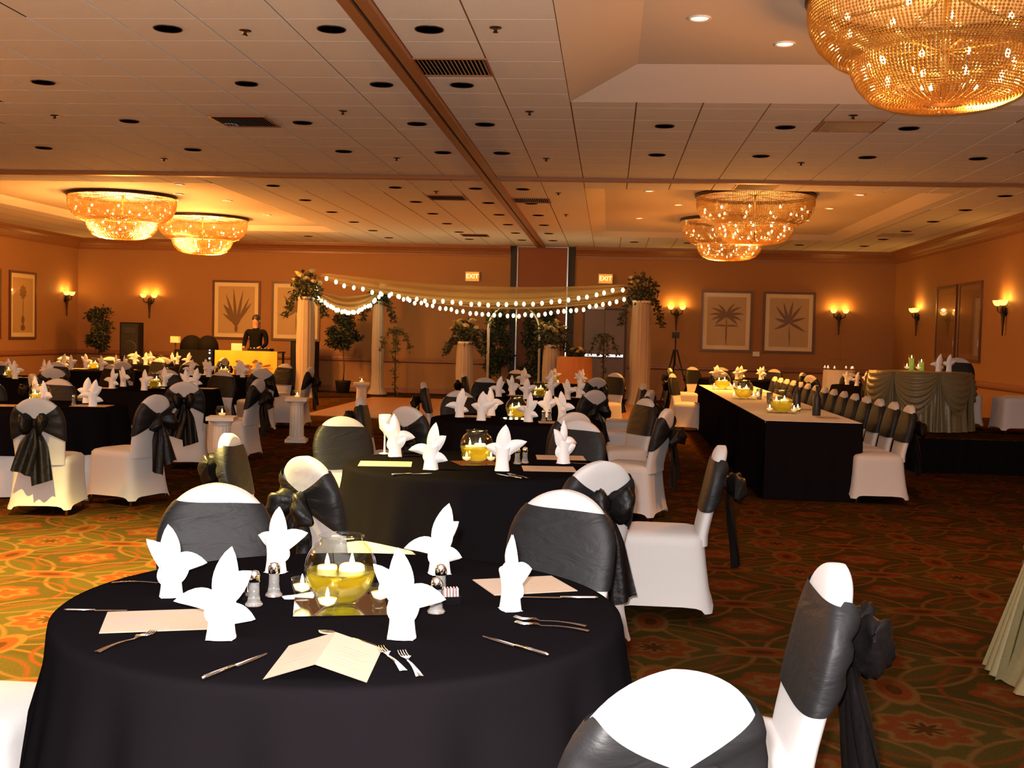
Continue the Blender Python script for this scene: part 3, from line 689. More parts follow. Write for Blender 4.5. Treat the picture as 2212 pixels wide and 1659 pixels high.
for nm, x, y, l in (('T1', -.71, 3.12, 'nearest round table with black overlay cloth in the foreground'), ('T2', -.75, 6.65, 'round table with black cloth, second in the centre row'), ('T3', -.81, 10.3, 'round table with black cloth, third in the centre row'), ('T4', -.83, 14.0, 'round table with black cloth, fourth in the centre row'), ('T5', -.85, 17.6, 'round table with black cloth, farthest in the centre row before the dance floor'),
                    ('L1', -5.2, 10.2, 'round table with short black overlay cut by the left picture edge'), ('L2', -5.45, 13.5, 'round table with black cloth second along the left aisle'), ('L3', -8.7, 21.9, 'round table with black cloth left of the black equipment, far back'), ('L4', -5.95, 17.5, 'round table with black cloth in front of the yellow banner'), ('L5', -8.15, 15.2, 'round table with black cloth at the left edge behind the nearer left tables'), ('L6', -8.6, 18.7, 'round table with black cloth in the middle of the far left group'),
                    ('R1', 2.55, 22.9, 'round table with black cloth beyond the far end of the head table'), ('R2', 4.75, 21.0, 'round table with black cloth behind the head table chairs')):
    TAB[nm] = (x, y); round_table(x, y, l, seed=hash(nm) % 7 + ord(nm[1]), hem=.30 if nm[0] != 'L' else .36)
CC = 'chairs with white covers and black sashes'
W = 'white chair with black sash '
def chairs(lst):
    for x, y, f_, l in lst:
        tx, ty = min(TAB.values(), key=lambda t: (t[0] - x) ** 2 + (t[1] - y) ** 2); d = math.hypot(x - tx, y - ty); mn = 1.2 if ty < 4 else 1.40
        if d < mn: x, y = tx + (x - tx) * mn / d, ty + (y - ty) * mn / d
        place_chair(x, y, f_, l, CC)
chairs([
 (-1.43, 4.14, -68, W + 'facing the camera behind the left of the nearest table'), (-.15, 4.30, -108, W + 'facing the camera behind the right of the nearest table'),
 (.60, 3.05, 181, W + 'in profile at the right of the nearest table'), (.13, 2.00, 118, W + 'seen from behind at the bottom edge, nearest table'),
 (-2.07, 3.00, 2, 'white covered chair, only its seat corner showing at the bottom left edge'),
 (-1.36, 5.15, 52, W + 'seen from behind, large bow, front left of the second table'), (-1.99, 6.16, 2, W + 'in profile at the left of the second centre table'),
 (-1.55, 7.40, -55, W + 'facing the camera behind the left of the second centre table'), (-.02, 5.37, 125, W + 'seen from behind, front right of the second table'),
 (.59, 6.37, 178, W + 'in side view, right of the second centre table'), (-.28, 7.72, -112, W + 'facing the camera behind the right of the second centre table'),
 (-1.55, 8.87, 60, W + 'seen from behind, front left of the third centre table'), (-2.06, 9.85, 4, W + 'in profile at the left of the third centre table'),
 (-.25, 8.75, 128, W + 'seen from behind, front right of the third centre table'), (.03, 10.85, -150, W + 'facing the camera at the right of the third centre table'),
 (.49, 9.55, 160, W + 'half turned, right of the third centre table'), (-1.48, 11.5, -58, W + 'facing the camera behind the left of the third centre table'),
 (-2.12, 13.2, 6, W + 'in profile at the left of the fourth centre table'), (-1.55, 15.05, -60, W + 'facing the camera behind the left of the fourth table'),
 (-.14, 12.5, 130, W + 'seen from behind, front right of the fourth centre table'), (.44, 14.6, 184, W + 'in profile, far right of the fourth centre table'), (.47, 12.9, 165, W + 'in profile, near right of the fourth centre table'),
 (-2.02, 17.1, 8, W + 'in profile at the left of the farthest centre table'), (-1.45, 18.75, -60, W + 'facing the camera behind the left of the farthest centre table'), (-.16, 16.3, 122, W + 'seen from behind, front right of the farthest centre table'), (.0, 18.5, -125, W + 'facing the camera behind the right of the farthest centre table'),
 # left group
 (-4.40, 8.58, 98, W + 'seen squarely from behind with bow and tails, far left edge'), (-3.78, 9.40, 160, W + 'seen half from behind, right of the left edge table'),
 (-5.72, 11.6, -85, W + 'facing the camera behind the left edge table'), (-6.35, 11.3, -60, W + 'facing the camera, far left of the left edge table'),
 (-4.42, 11.75, 108, W + 'seen from behind, second table of the left aisle'), (-3.98, 12.9, 172, W + 'in profile behind the front white pedestal'),
 (-5.85, 14.9, -72, W + 'facing the camera, left rear of the second left aisle table'), (-5.1, 14.95, -105, W + 'facing the camera, right rear of the second left aisle table'),
 (-6.45, 12.6, 40, W + 'seen from behind, left of the second left aisle table'),
 (-4.95, 16.2, 125, W + 'seen from behind in front of the yellow banner table'), (-5.35, 18.75, -115, W + 'facing the camera left of the tall draped column'), (-4.62, 17.4, 178, W + 'in profile in front of the tall left draped column'), (-6.9, 18.6, -45, W + 'facing the camera behind the left of the yellow banner table'),
 (-8.9, 16.2, -60, W + 'facing the camera, leftmost of the far left group'), (-8.2, 16.5, -88, W + 'facing the camera, second of the far left group'), (-7.35, 16.1, -130, W + 'facing the camera, third of the far left group'), (-7.25, 14.4, 130, W + 'seen from behind, near right of the left rear table'),
 (-9.5, 19.6, -40, W + 'facing the camera, left of the middle far left table'), (-8.9, 19.95, -75, W + 'facing the camera, behind the middle far left table'), (-8.0, 19.9, -118, W + 'facing the camera, right rear of the middle far left table'), (-7.7, 17.7, 130, W + 'seen from behind, right front of the middle far left table'),
 (-9.6, 22.8, -40, W + 'facing the camera left of the tall black loudspeaker'), (-8.2, 20.7, 105, W + 'seen from behind before the black equipment'), (-7.5, 21.6, 170, W + 'in profile before the black equipment'),
 # right group
 (1.32, 22.6, 8, W + 'in profile below the tripod, left of the rear right table'), (1.75, 24.0, -55, W + 'facing the camera, left rear of the rear right table'), (2.35, 24.2, -85, W + 'facing the camera, behind the rear right table'), (3.3, 23.9, -130, W + 'facing the camera, right rear of the rear right table'), (2.1, 21.7, 65, W + 'seen from behind beyond the far end of the head table'),
 (3.75, 21.7, -30, W + 'facing the camera left of the glass tower table'), (4.6, 22.25, -85, W + 'facing the camera below the glass tower'), (4.45, 19.75, 78, W + 'seen from behind before the glass tower'), (3.55, 20.4, 30, W + 'seen from behind at the left of the glass tower'),
])
ORD = ['first', 'second', 'third', 'fourth', 'fifth', 'sixth', 'seventh', 'eighth', 'ninth', 'tenth', 'eleventh', 'twelfth', 'thirteenth', 'fourteenth', 'fifteenth']
for i in range(15):
    y = 11.22 + i * .555; x = 2.86 - .012 * i
    place_chair(x, y, 180, f'white covered chair with black sash behind the head table, {ORD[i]} from the near end', CC, v=0)
place_chair(1.05, 19.1, -20, 'white covered chair at the far left end of the head table', CC)

# ------------------------------------------------------------------ table settings
def napkin(pts):
    t = thing('folded_napkin', 'x', 'napkin')
    def tube_(u, v):
        a = 2 * PI * u; r = .031 * (1.08 - .22 * math.sin(PI * v) + .10 * v); e = .8
        return r * math.copysign(abs(math.cos(a)) ** e, math.cos(a)), r * .85 * math.copysign(abs(math.sin(a)) ** e, math.sin(a)), .002 + .105 * v + .006 * math.sin(a * 2 + 1) * v
    MB().grid(tube_, 20, 6, True).add([(-.03, -.025, .002), (.03, -.025, .002), (.03, .025, .002), (-.03, .025, .002)], [(3, 2, 1, 0)]).obj('rolled_base', M_NAPKIN, t)
    def petal(ang, ln, wd, up, tw, nm):
        # pointed cupped leaf starting at the top of the roll; ang: lean from vertical (in x), tw: turn about z
        mb = MB()
        for side in (0, 1):
            def q(u, v):
                s_ = (u - .5) * 2 * (1 if side == 0 else -1); wv = wd * (math.sin(PI * (.18 + .82 * v)) ** .75 if v < 1 else 0) * (1 - .15 * v)
                d_ = ln * v; x = math.sin(ang * (.6 + .4 * v)) * d_; z = up + math.cos(ang * (.6 + .4 * v)) * d_
                nx, nz = math.cos(ang), -math.sin(ang); cup = .022 * (1 - s_ * s_) * math.sin(PI * min(1, v + .05)) * (1 if side == 0 else .72)
                return (x + nx * s_ * wv * .5, -cup * .9 + .006 - .012 * v + (0 if side == 0 else .004), z + nz * s_ * wv * .5)
            mb.grid(q, 6, 8)
        mb.xf(Matrix.Rotation(tw, 4, 'Z')).obj(nm, M_NAPKIN, t)
    for q in pts: petal(*q)
    return Proto(t)
NAPS = [napkin(p) for p in (
    [(.10, .122, .070, .086, .0, 'centre_point'), (1.05, .125, .060, .070, .15, 'side_point'), (-1.15, .085, .058, .074, -.2, 'side_point'), (-.25, .08, .07, .07, PI, 'back_point'), (.35, .065, .078, .04, .5, 'front_fold')],
    [(-.10, .125, .062, .085, .2, 'centre_point'), (-.62, .12, .055, .070, -.1, 'side_point'), (1.45, .10, .060, .080, .1, 'side_point'), (.5, .09, .065, .075, 2.6, 'back_point'), (-.3, .07, .080, .035, -.4, 'front_fold'), (.95, .07, .06, .05, -.6, 'lower_point')],
    [(.18, .135, .066, .078, -.2, 'centre_point'), (.75, .095, .062, .082, .3, 'side_point'), (-1.45, .11, .052, .068, -.1, 'side_point'), (-.3, .1, .06, .07, 2.9, 'back_point'), (.1, .075, .085, .03, .2, 'front_fold'), (1.6, .075, .05, .045, .2, 'lower_point')])]
ni = 0
def nap(x, y, rz, sc, l, g=None, z=.7512, v=None):
    global ni; ni += 1; NAPS[ni % 3 if v is None else v].place((x, y, z), rz, l, g or 'white folded napkins', sc)
for x, y, rz, sc, l in ((-1.2, 3.11, .45, .98, 'white pointed napkin at the far left of the nearest table'), (-.92, 2.71, .1, 1.08, 'tall white pointed napkin beside the left menu card, nearest table'), (-1.01, 3.48, -.35, 1.0, 'white pointed napkin in front of the left rear chair, nearest table'),
                        (-.49, 2.79, .0, 1.08, 'white star-shaped napkin right of the glass bowl, nearest table'), (-.51, 3.56, .5, 1.06, 'white pointed napkin behind the right shakers, nearest table'), (-.25, 3.13, -1.1, 1.02, 'white slanting napkin at the right of the nearest table')): nap(x, y, rz, sc, l)
for x, y, rz, l in ((-1.27, 6.87, .4, 'white pointed napkin at the left rear of the second table'), (-.96, 6.28, -.2, 'tall white napkin left of the bowl on the second table'), (-.57, 6.33, .1, 'tall white napkin right of the bowl on the second table'), (-.25, 6.80, .9, 'slim white napkin between menus on the second table')): nap(x, y, rz, 1.25, l)
for x, y, q in ((-1.32, 10.27, 'left'), (-1.09, 9.96, 'left front'), (-1.07, 10.6, 'left rear'), (-.68, 9.97, 'right front'), (-.55, 10.6, 'right rear'), (-.40, 10.3, 'right')): nap(x, y, R.uniform(-.6, .6), 1.25, f'white napkin {q} of the bowl, third table, centre row', 'napkins on the third centre table')
def where(a):
    a = math.degrees(a) % 360; return ('right', 'right rear', 'left rear', 'left', 'left front', 'right front')[int(((a + 30) % 360) // 60)]
for nm, words in (('T4', 'the fourth table of the centre row'), ('T5', 'the farthest table of the centre row'), ('L1', 'the left edge table'), ('L2', 'the second table of the left aisle'), ('L3', 'the far table before the black equipment'), ('L4', 'the table before the yellow banner'), ('L5', 'the left rear edge table'), ('L6', 'the middle table of the far left group'), ('R1', 'the rear table past the head table'), ('R2', 'the rear table below the glass tower')):
    tx, ty = TAB[nm]; r0 = R.uniform(0, 1)
    for k in range(6):
        a = r0 + k * PI / 3; nap(tx + .5 * math.cos(a), ty + .5 * math.sin(a), R.uniform(-.7, .7), 1.2, 'white napkin ' + where(a) + ' of the bowl, ' + words.replace(' of the centre row', ', centre row'), 'napkins on ' + words)
def flame_mesh(h): return MB().lathe([(.001, 0), (h * .16, h * .12), (h * .2, h * .3), (h * .13, h * .6), (.001, h)], 8).mesh('flame', M_FLAME)
FL1 = flame_mesh(.034); FL2 = flame_mesh(.028)
def fishbowl():
    t = thing('glass_bowl', 'x', 'bowl'); r = .099
    def ang(a): return (r * math.sin(a), r - r * math.cos(a))
    pr = [(.001, .004), (.045, .004)] + [(r * math.sin(a), .098 - r * math.cos(a)) for a in [math.radians(q) for q in range(32, 146, 8)]] + [(.060, .186), (.064, .190), (.060, .192)]
    pr += [(.056, .186)] + [((r - .004) * math.sin(a), .098 - (r - .004) * math.cos(a)) for a in [math.radians(q) for q in range(140, 28, -8)]] + [(.04, .012), (.001, .012)]
    MB().lathe(pr, 36).obj('glass_shell', M_GLASS, t)
    q = r - .006; wp = [(.001, .0145), (.042, .015)] + [(q * math.sin(a), .098 - q * math.cos(a)) for a in [math.radians(k) for k in range(33, 90, 8)]] + [(q - .001, .096), (.001, .0955)]
    MB().lathe(wp, 32).obj('tinted_water', M_WATER, t)
    c_ = MB().lathe([(.001, .078), (.030, .080), (.036, .092), (.034, .108), (.028, .112), (.001, .109)], 20, (.03, 0, 0)).obj('floating_candle', M_WAX, t)
    link('flame', FL1, c_, (.03, 0, .110))
    c_ = MB().lathe([(.001, .080), (.024, .082), (.028, .092), (.026, .104), (.001, .102)], 16, (-.038, .02, 0)).obj('floating_candle', M_WAX, t)
    link('flame', FL1, c_, (-.038, .02, .103))
    return Proto(t)
FB = fishbowl()
def votive():
    t = thing('votive_cup', 'x', 'candle')
    MB().lathe([(.001, .001), (.018, .001), (.022, .006), (.016, .012), (.024, .025), (.031, .045), (.031, .062), (.029, .062), (.028, .046), (.02, .028), (.001, .018)], 20).obj('glass_cup', M_GLASS, t)
    MB().lathe([(.001, .022), (.02, .03), (.026, .044), (.001, .045)], 16).obj('wax', M_WAX, t)
    link('flame', FL2, t, (0, 0, .045)); return Proto(t)
VO = votive()
MT = Proto((lambda t: (MB().box((0, 0, .002), (.25, .25, .004)).obj('mirror_sheet', M_MIRROR, t, False), t)[1])(thing('mirror_tile', 'x', 'mirror')))
NAMES = {'T1': T1n, 'T2': T2n, 'T3': T3n, 'T4': T4n, 'T5': T5n, 'L1': 'the left edge table', 'L2': 'the second table of the left aisle', 'L3': 'the far table before the black equipment', 'L4': 'the table before the yellow banner', 'L5': 'the left rear edge table', 'L6': 'the middle table of the far left group', 'R1': 'the rear table past the head table', 'R2': 'the rear table below the glass tower'}
for nm, (tx, ty) in TAB.items():
    bx, by = (-.715, 3.09) if nm == 'T1' else (tx, ty)
    MT.place((bx, by, .7512), {'T1': .25}.get(nm, .4), 'square mirror tile under the bowl on ' + NAMES[nm], 'mirror tiles under bowls')
    FB.place((bx, by, .7555), {'T1': .2}.get(nm, 1.), 'glass bowl with floating candles on ' + NAMES[nm], 'candle bowls')
    if nm == 'T1': vs = ((-.722, 2.97, 'small glass votive in front of the bowl on the nearest table'), (-.60, 3.07, 'small glass votive right of the bowl on the nearest table'), (-.83, 3.12, 'small glass votive left of the bowl on the nearest table'))
    else: vs = [(bx + .11 * math.cos(a), by + .11 * math.sin(a), 'small glass votive ' + ('left' if a < -1 else 'right') + ' of the bowl on ' + NAMES[nm]) for a in (-2.0, -.6)]
    for x, y, l in vs: VO.place((x, y, .7555), 0, l, 'votives on ' + NAMES[nm])
    if nm in ('T1', 'T2', 'T3', 'L1'): light('candle_glow', 'POINT', (bx + .03, by - .0, .7555 + .14), 1.6 if nm == 'T1' else 1.6, (1, .5, .13), .02)
# menus
def ink_lines(t, x0, x1, ys, z, m=M_INK):
    for i, y_ in enumerate(ys):
        mb = MB(); n = 14; L_ = x0 + (x1 - x0) * R.uniform(0, .12); R_ = x1 - (x1 - x0) * R.uniform(0, .12)
        mb.grid(lambda u, v: (L_ + (R_ - L_) * u, y_ + (v - .5) * .0022 + .0012 * math.sin(u * 55), z), n * 3, 1); mb.obj('print_line', m, t, False)
def flat_menu():
    t = thing('menu_card', 'x', 'menu')
    MB().box((0, 0, .0008), (.26, .215, .0008)).box((.0, .0, .0022), (.258, .213, .0006)).obj('card', M_CARD, t, False)
    ink_lines(t, -.10, -.02, [.05 - .014 * k for k in range(7)], .0028); ink_lines(t, .02, .10, [.03 - .013 * k for k in range(6)], .0028, M_INKG); return Proto(t)
FM = flat_menu()
FM.place((-1.135, 2.845, .7512), .33, 'cream menu card lying at the left of the nearest table', 'flat menu cards'); FM.place((-.235, 3.445, .7512), .42, 'cream menu card lying at the right rear of the nearest table', 'flat menu cards')
for x, y, rz, sc, l in ((-1.25, 6.47, .15, 1.15, 'cream menu card at the left of the second table'), (-.32, 6.50, .12, 1.15, 'cream menu card at the right front of the second table'), (-.28, 7.12, .1, 1.15, 'cream menu card at the right rear of the second table'),
                        (-1.2, 10.45, .1, 1.1, 'cream menu card at the left of the third centre table'), (-.45, 10.0, .1, 1.1, 'cream menu card at the right of the third centre table'), (-1.1, 14.25, .2, 1.1, 'cream menu card on the fourth centre table, left side'), (-.4, 14.2, .0, 1.1, 'cream menu card on the fourth centre table, right side'),
                        (-4.75, 10.3, .1, 1.25, 'cream menu card at the right of the left edge table'), (-5.45, 10.0, .1, 1.25, 'cream menu card at the left picture edge'), (-6.0, 13.25, .05, 1.2, 'cream menu card at the left of the second left aisle table'), (-4.95, 13.8, .05, 1.2, 'cream menu card at the right of the second left aisle table'),
                        (-7.85, 15.3, .0, 1.3, 'cream menu card on the left rear edge table'), (-8.9, 18.75, .0, 1.3, 'cream menu card at the left of the middle far left table'), (-8.15, 18.9, .0, 1.3, 'cream menu card at the right of the middle far left table'), (-8.6, 21.5, .0, 1.3, 'cream menu card on the far table before the black equipment'), (-5.45, 17.7, .0, 1.3, 'cream menu card on the table before the yellow banner'), (-6.3, 17.75, .0, 1.3, 'cream menu card at the left of the table before the yellow banner')):
    FM.place((x, y, .7512), rz, l, 'flat menu cards', sc)
# the tent-folded menu in front
t = thing('tent_menu', 'cream menu folded like a low tent at the front of the nearest table', 'menu', (-.62, 2.545, .7512), .07)
for s_, nm_ in ((-1, 'left_panel'), (1, 'right_panel')):
    pn = MB(); hh = .036
    pn.grid(lambda u, v: (s_ * .112 * u, -.135 + .27 * v, hh * (1 - u) + .0012), 8, 4); pn.grid(lambda u, v: (s_ * .112 * u, -.135 + .27 * v, hh * (1 - u) + .0004), 8, 4)
    po = pn.obj(nm_, M_CARD, t, True)
    for i, y_ in enumerate([.07, .05, .03, .01, -.02, -.04, -.06][: 7 if s_ > 0 else 5]):
        L_, R_ = .025 + .01 * (i % 2), .09 - .008 * (i % 3)
        MB().grid(lambda u, v: (s_ * (L_ + (R_ - L_) * u), y_ - .02 + (v - .5) * .0022 + .001 * math.sin(u * 50), hh * (1 - (L_ + (R_ - L_) * u) / .112) + .0022), 30, 1).obj('print_line', M_INK if i % 3 else M_INKG, po, False)
# cutlery
def fork_mesh():
    mb = MB()
    mb.grid(lambda u, v: ((u - .5) * (.006 + .012 * (1 - v) ** 2), -.1 + .13 * v, .003 + .004 * math.sin(PI * v) + .001 * (1 - abs(2 * u - 1))), 4, 8)
    mb.grid(lambda u, v: ((u - .5) * (.006 + .018 * sm(0, .6, v)), .03 + .03 * v, .004 + .003 * math.sin(PI * v)), 4, 5)
    for k in range(4): mb.tube([((k - 1.5) * .0062, .059, .004), ((k - 1.5) * .0062, .08, .003), ((k - 1.5) * .0060, .10, .007)], [.0017, .0016, .0008], 5)
    return mb
def knife_mesh():
    mb = MB().tube([(0, -.11, .005), (0, -.10, .005), (0, -.06, .005), (0, 0, .005)], [.003, .0055, .005, .004], 8)
    mb.grid(lambda u, v: (-.004 + .0045 + (u - .5) * .017 * (1 - .7 * v ** 4), .0 + .115 * v, .004 + .0018 * (1 - abs(2 * u - 1))), 4, 8); return mb
def spoon_mesh():
    mb = MB().grid(lambda u, v: ((u - .5) * (.005 + .01 * (1 - v) ** 2), -.1 + .14 * v, .003 + .004 * math.sin(PI * v)), 4, 8)
    mb.grid(lambda u, v: ((u - .5) * 2 * .019 * math.sin(PI * (.1 + .88 * v)), .038 + .055 * v, .006 - .004 * math.sin(PI * v) * (1 - (2 * u - 1) ** 2)), 6, 8); return mb
CUT = {'fork': fork_mesh().mesh('fork', M_STEEL), 'knife': knife_mesh().mesh('knife', M_STEEL), 'spoon': spoon_mesh().mesh('spoon', M_STEEL)}
def cutlery(kind, a, b, l, z=.7512, sc=1.):
    """a: handle end, b: tip"""
    d = Vector(b) - Vector(a); o = link(kind, CUT[kind], None, ((a[0] + b[0]) / 2, (a[1] + b[1]) / 2, z)); o.rotation_euler = (0, 0, math.atan2(d.y, d.x) - PI / 2)
    o.scale = (sc, sc, sc); tag(o, l, kind, 'cutlery')
cutlery('fork', (-1.16, 2.52), (-1.09, 2.75), 'silver fork across the corner of the left menu card, nearest table'); cutlery('knife', (-.85, 2.37), (-.77, 2.59), 'silver knife left of the tent menu, nearest table')
cutlery('fork', (-.43, 2.50), (-.53, 2.70), 'silver fork right of the tent menu, left one of the pair'); cutlery('fork', (-.385, 2.455), (-.475, 2.68), 'silver fork right of the tent menu, right one of the pair')
cutlery('knife', (-.14, 2.70), (-.27, 2.81), 'silver knife at the right front of the nearest table'); cutlery('fork', (-.02, 2.975), (-.25, 3.04), 'silver fork, upper of two at the right edge of the nearest table'); cutlery('fork', (-.02, 2.93), (-.235, 2.985), 'silver fork, lower of two at the right edge of the nearest table')
cutlery('knife', (-.04, 3.30), (-.20, 3.28), 'silver knife beside the right menu card, nearest table'); cutlery('fork', (-1.42, 3.24), (-1.24, 3.27), 'silver fork at the far left rim of the nearest table'); cutlery('knife', (-1.40, 2.90), (-1.26, 2.925), 'silver knife left of the left menu card, nearest table', sc=.72); cutlery('spoon', (-.56, 2.715), (-.69, 2.80), 'silver spoon behind the tent menu, nearest table')
cutlery('knife', (-1.12, 5.98), (-.93, 6.08), 'silver knife at the front left of the second table'); cutlery('knife', (-.44, 6.0), (-.58, 6.16), 'silver knife at the front right of the second table'); cutlery('fork', (-.40, 6.02), (-.53, 6.20), 'silver fork at the front right of the second table'); cutlery('knife', (-.05, 6.75), (-.22, 6.84), 'silver knife at the right rim of the second table'); cutlery('fork', (-1.42, 6.9), (-1.25, 7.0), 'silver fork at the left rear rim of the second table')
# shakers, caddies
def shaker():
    t = thing('shaker', 'x', 'shaker')
    MB().lathe([(.001, .001), (.021, .001), (.022, .005), (.016, .012), (.0135, .03), (.0125, .058), (.001, .060)], 10).obj('glass_body', M_GLASSD, t)
    MB().lathe([(.013, .057), (.0145, .058), (.0145, .072), (.010, .082), (.001, .085)], 12).obj('metal_cap', M_CHROME, t); return Proto(t)
SH = shaker()
for x, y, l in ((-.945, 3.05, 'front shaker left of the bowl on the nearest table'), (-.925, 3.17, 'rear shaker left of the bowl on the nearest table'), (-.445, 3.06, 'front shaker right of the bowl on the nearest table'), (-.46, 3.24, 'rear shaker right of the bowl on the nearest table'), (-.515, 6.70, 'left shaker behind a napkin on the second table'), (-.475, 6.76, 'right shaker behind a napkin on the second table'), (-.56, 10.2, 'left shaker on the third centre table'), (-.51, 10.25, 'right shaker on the third centre table'),
                (-4.95, 10.35, 'shaker on the left edge table'), (-5.05, 13.6, 'shaker on the second left aisle table')): SH.place((x, y, .7512), 0, 'clear glass ' + l, 'salt and pepper shakers', 1.15)
def caddy():
    t = thing('sugar_caddy', 'x', 'caddy')
    MB().box((0, 0, .003), (.07, .045, .005)).box((0, -.022, .018), (.07, .003, .03)).box((0, .022, .018), (.07, .003, .03)).box((-.034, 0, .018), (.003, .045, .03)).box((.034, 0, .018), (.003, .045, .03)).obj('dish', M_CHROME, t, False)
    for k in range(5): MB().box((-.024 + k * .012, 0, .036), (.004, .036, .056)).obj('packet', M_PINK if k % 2 else M_SIGNW, t, False)
    return Proto(t)
CA = caddy()
for x, y, l in ((-.985, 3.12, 'small dish of pink sugar packets left of the bowl, nearest table'), (-.42, 3.17, 'small dish of pink sugar packets right of the bowl, nearest table')): CA.place((x, y, .7512), .3, l, 'sugar dishes', .72)
MBx = MB().grid(lambda u, v: ((u - .5) * .085, (v - .5) * .05 * (1 - (2 * u - 1) ** 4 * .3), .002 + .012 * math.sin(PI * v) * u), 8, 6)
MBx.grid(lambda u, v: ((u - .5) * .085, (v - .5) * .05 * (1 - (2 * u - 1) ** 4 * .3), .0005), 8, 6)
o = MBx.obj('place_card', M_SIGNW, loc=(-.855, 3.17, .7512)); o.rotation_euler = (0, 0, .5); tag(o, 'small curled white card beside the mirror tile, nearest table', 'card')
t = thing('goblet', 'pale goblet with a thin stem at the left of the second table', 'glass', (-1.36, 7.0, .7512))
MB().lathe([(.001, .001), (.034, .001), (.033, .005), (.006, .012), (.005, .12), (.012, .135), (.034, .16), (.040, .21), (.038, .245), (.036, .245), (.037, .21), (.03, .165), (.001, .14)], 20).obj('goblet_body', M_SIGNW, t)

# ------------------------------------------------------------------ head table, stage, right side
def box_table(name, x0, x1, y0, y1, z, label, cloth, topm, seed=3):
    t = thing(name, label, 'table', ((x0 + x1) / 2, (y0 + y1) / 2, 0))
    hx, hy = (x1 - x0) / 2, (y1 - y0) / 2
    MB().box((0, 0, z - .012), (2 * hx, 2 * hy, .024)).obj('top_cloth', topm, t, False)
    per = [(-hx, -hy), (hx, -hy), (hx, hy), (-hx, hy), (-hx, -hy)]; rd = random.Random(seed); mb = MB()
    for i in range(4):
        a, b = Vector(per[i]), Vector(per[i + 1]); L_ = (b - a).length; d = (b - a) / L_; nr = Vector((d.y, -d.x)); p0 = rd.uniform(0, 6)
        n = max(12, int(L_ / .03))
        def sk(u, v):
            k = v; w_ = .014 * math.sin(L_ * u * 34 + p0 + 1.5 * math.sin(L_ * u * 7)) * (.25 + .75 * k) * min(1, u * 20, (1 - u) * 20); p = a + d * (L_ * u) + nr * (.006 + w_ + .02 * k)
            return p.x, p.y, (z - .002) * (1 - v) + .006 * v
        mb.grid(sk, n, 6)
    mb.obj('black_skirt', cloth, t); return t
ht = box_table('head_table', 1.50, 2.40, 11.1, 19.3, .75, 'long head table with black floor-length skirt and pale top', M_BLKCLOTH, M_WHTCLOTH)
for i, (x, y, l) in enumerate(((1.82, 12.3, 'near end'), (1.74, 15.0, 'middle'), (1.74, 17.8, 'far end'))):
    MT.place((x, y, .7512), .3, 'square mirror tile under the bowl at the head table ' + l, 'mirror tiles under bowls')
    FB.place((x, y, .7555), .5, 'round glass bowl with floating candles at the head table ' + l, 'candle bowls', 1.25)
    for a, q in ((-2.4, 'left'), (-1.0, 'front'), (.3, 'right')): VO.place((x + .19 * math.cos(a), y + .22 * math.sin(a), .7512), 0, f'small glass votive {q} of the bowl at the head table ' + l, 'head table votives ' + l, 1.3)
    light('candle_glow', 'POINT', (x, y, 1.0), 2.0, (1, .5, .13), .03)
for x, y, l in ((2.14, 12.05, 'nearer'), (2.05, 12.75, 'farther')):
    o = MB().lathe([(.001, .0), (.04, .001), (.043, .01), (.043, .17), (.036, .20), (.016, .235), (.014, .29), (.017, .292), (.017, .305), (.001, .306)], 18).obj('dark_bottle', M_POT, loc=(x, y, .7512)); tag(o, f'dark bottle standing on the head table, {l} of two', 'bottle', 'dark bottles')
def tumbler():
    t = thing('water_glass', 'x', 'glass'); MB().lathe([(.001, .001), (.026, .001), (.033, .11), (.031, .11), (.024, .006), (.001, .005)], 16).obj('glass_body', M_GLASSD, t); return Proto(t)
TG = tumbler()
for i in range(6): TG.place((1.95, 13.2 + i * .95, .7512), 0, f'clear water glass on the head table, {ORD[i]} from the near end', 'water glasses on the head table', 1.2)
for i in range(5): FM.place((2.2, 11.75 + i * 1.3, .7512), PI / 2, f'cream menu card on the head table, {ORD[i]} from the near end', 'menus on the head table')
# raised stage with black skirt
t = thing('stage', 'low carpeted stage with black skirt at the right', 'stage', (0, 0, 0))
SX0, SX1, SY0, SY1, SH_ = 3.62, XR - .03, 13.95, 18.2, .41
MB().box(((SX0 + SX1) / 2, (SY0 + SY1) / 2, SH_ - .03), (SX1 - SX0, SY1 - SY0, .06)).obj('deck', M_CARPET, t, False)
def stsk(u, v):
    pts = [(SX0, SY1), (SX0, SY0), (SX1, SY0)]; L1 = SY1 - SY0; L2 = SX1 - SX0; s_ = u * (L1 + L2)
    w_ = .012 * math.sin(s_ * 42) * (.3 + .7 * v)
    if s_ < L1: return SX0 - .012 - w_, SY1 - s_, (SH_ - .012) * (1 - v) + .004
    return SX0 + (s_ - L1), SY0 - .012 - w_, (SH_ - .012) * (1 - v) + .004
MB().grid(stsk, 260, 4).obj('black_skirt', M_BLKCLOTH, t)
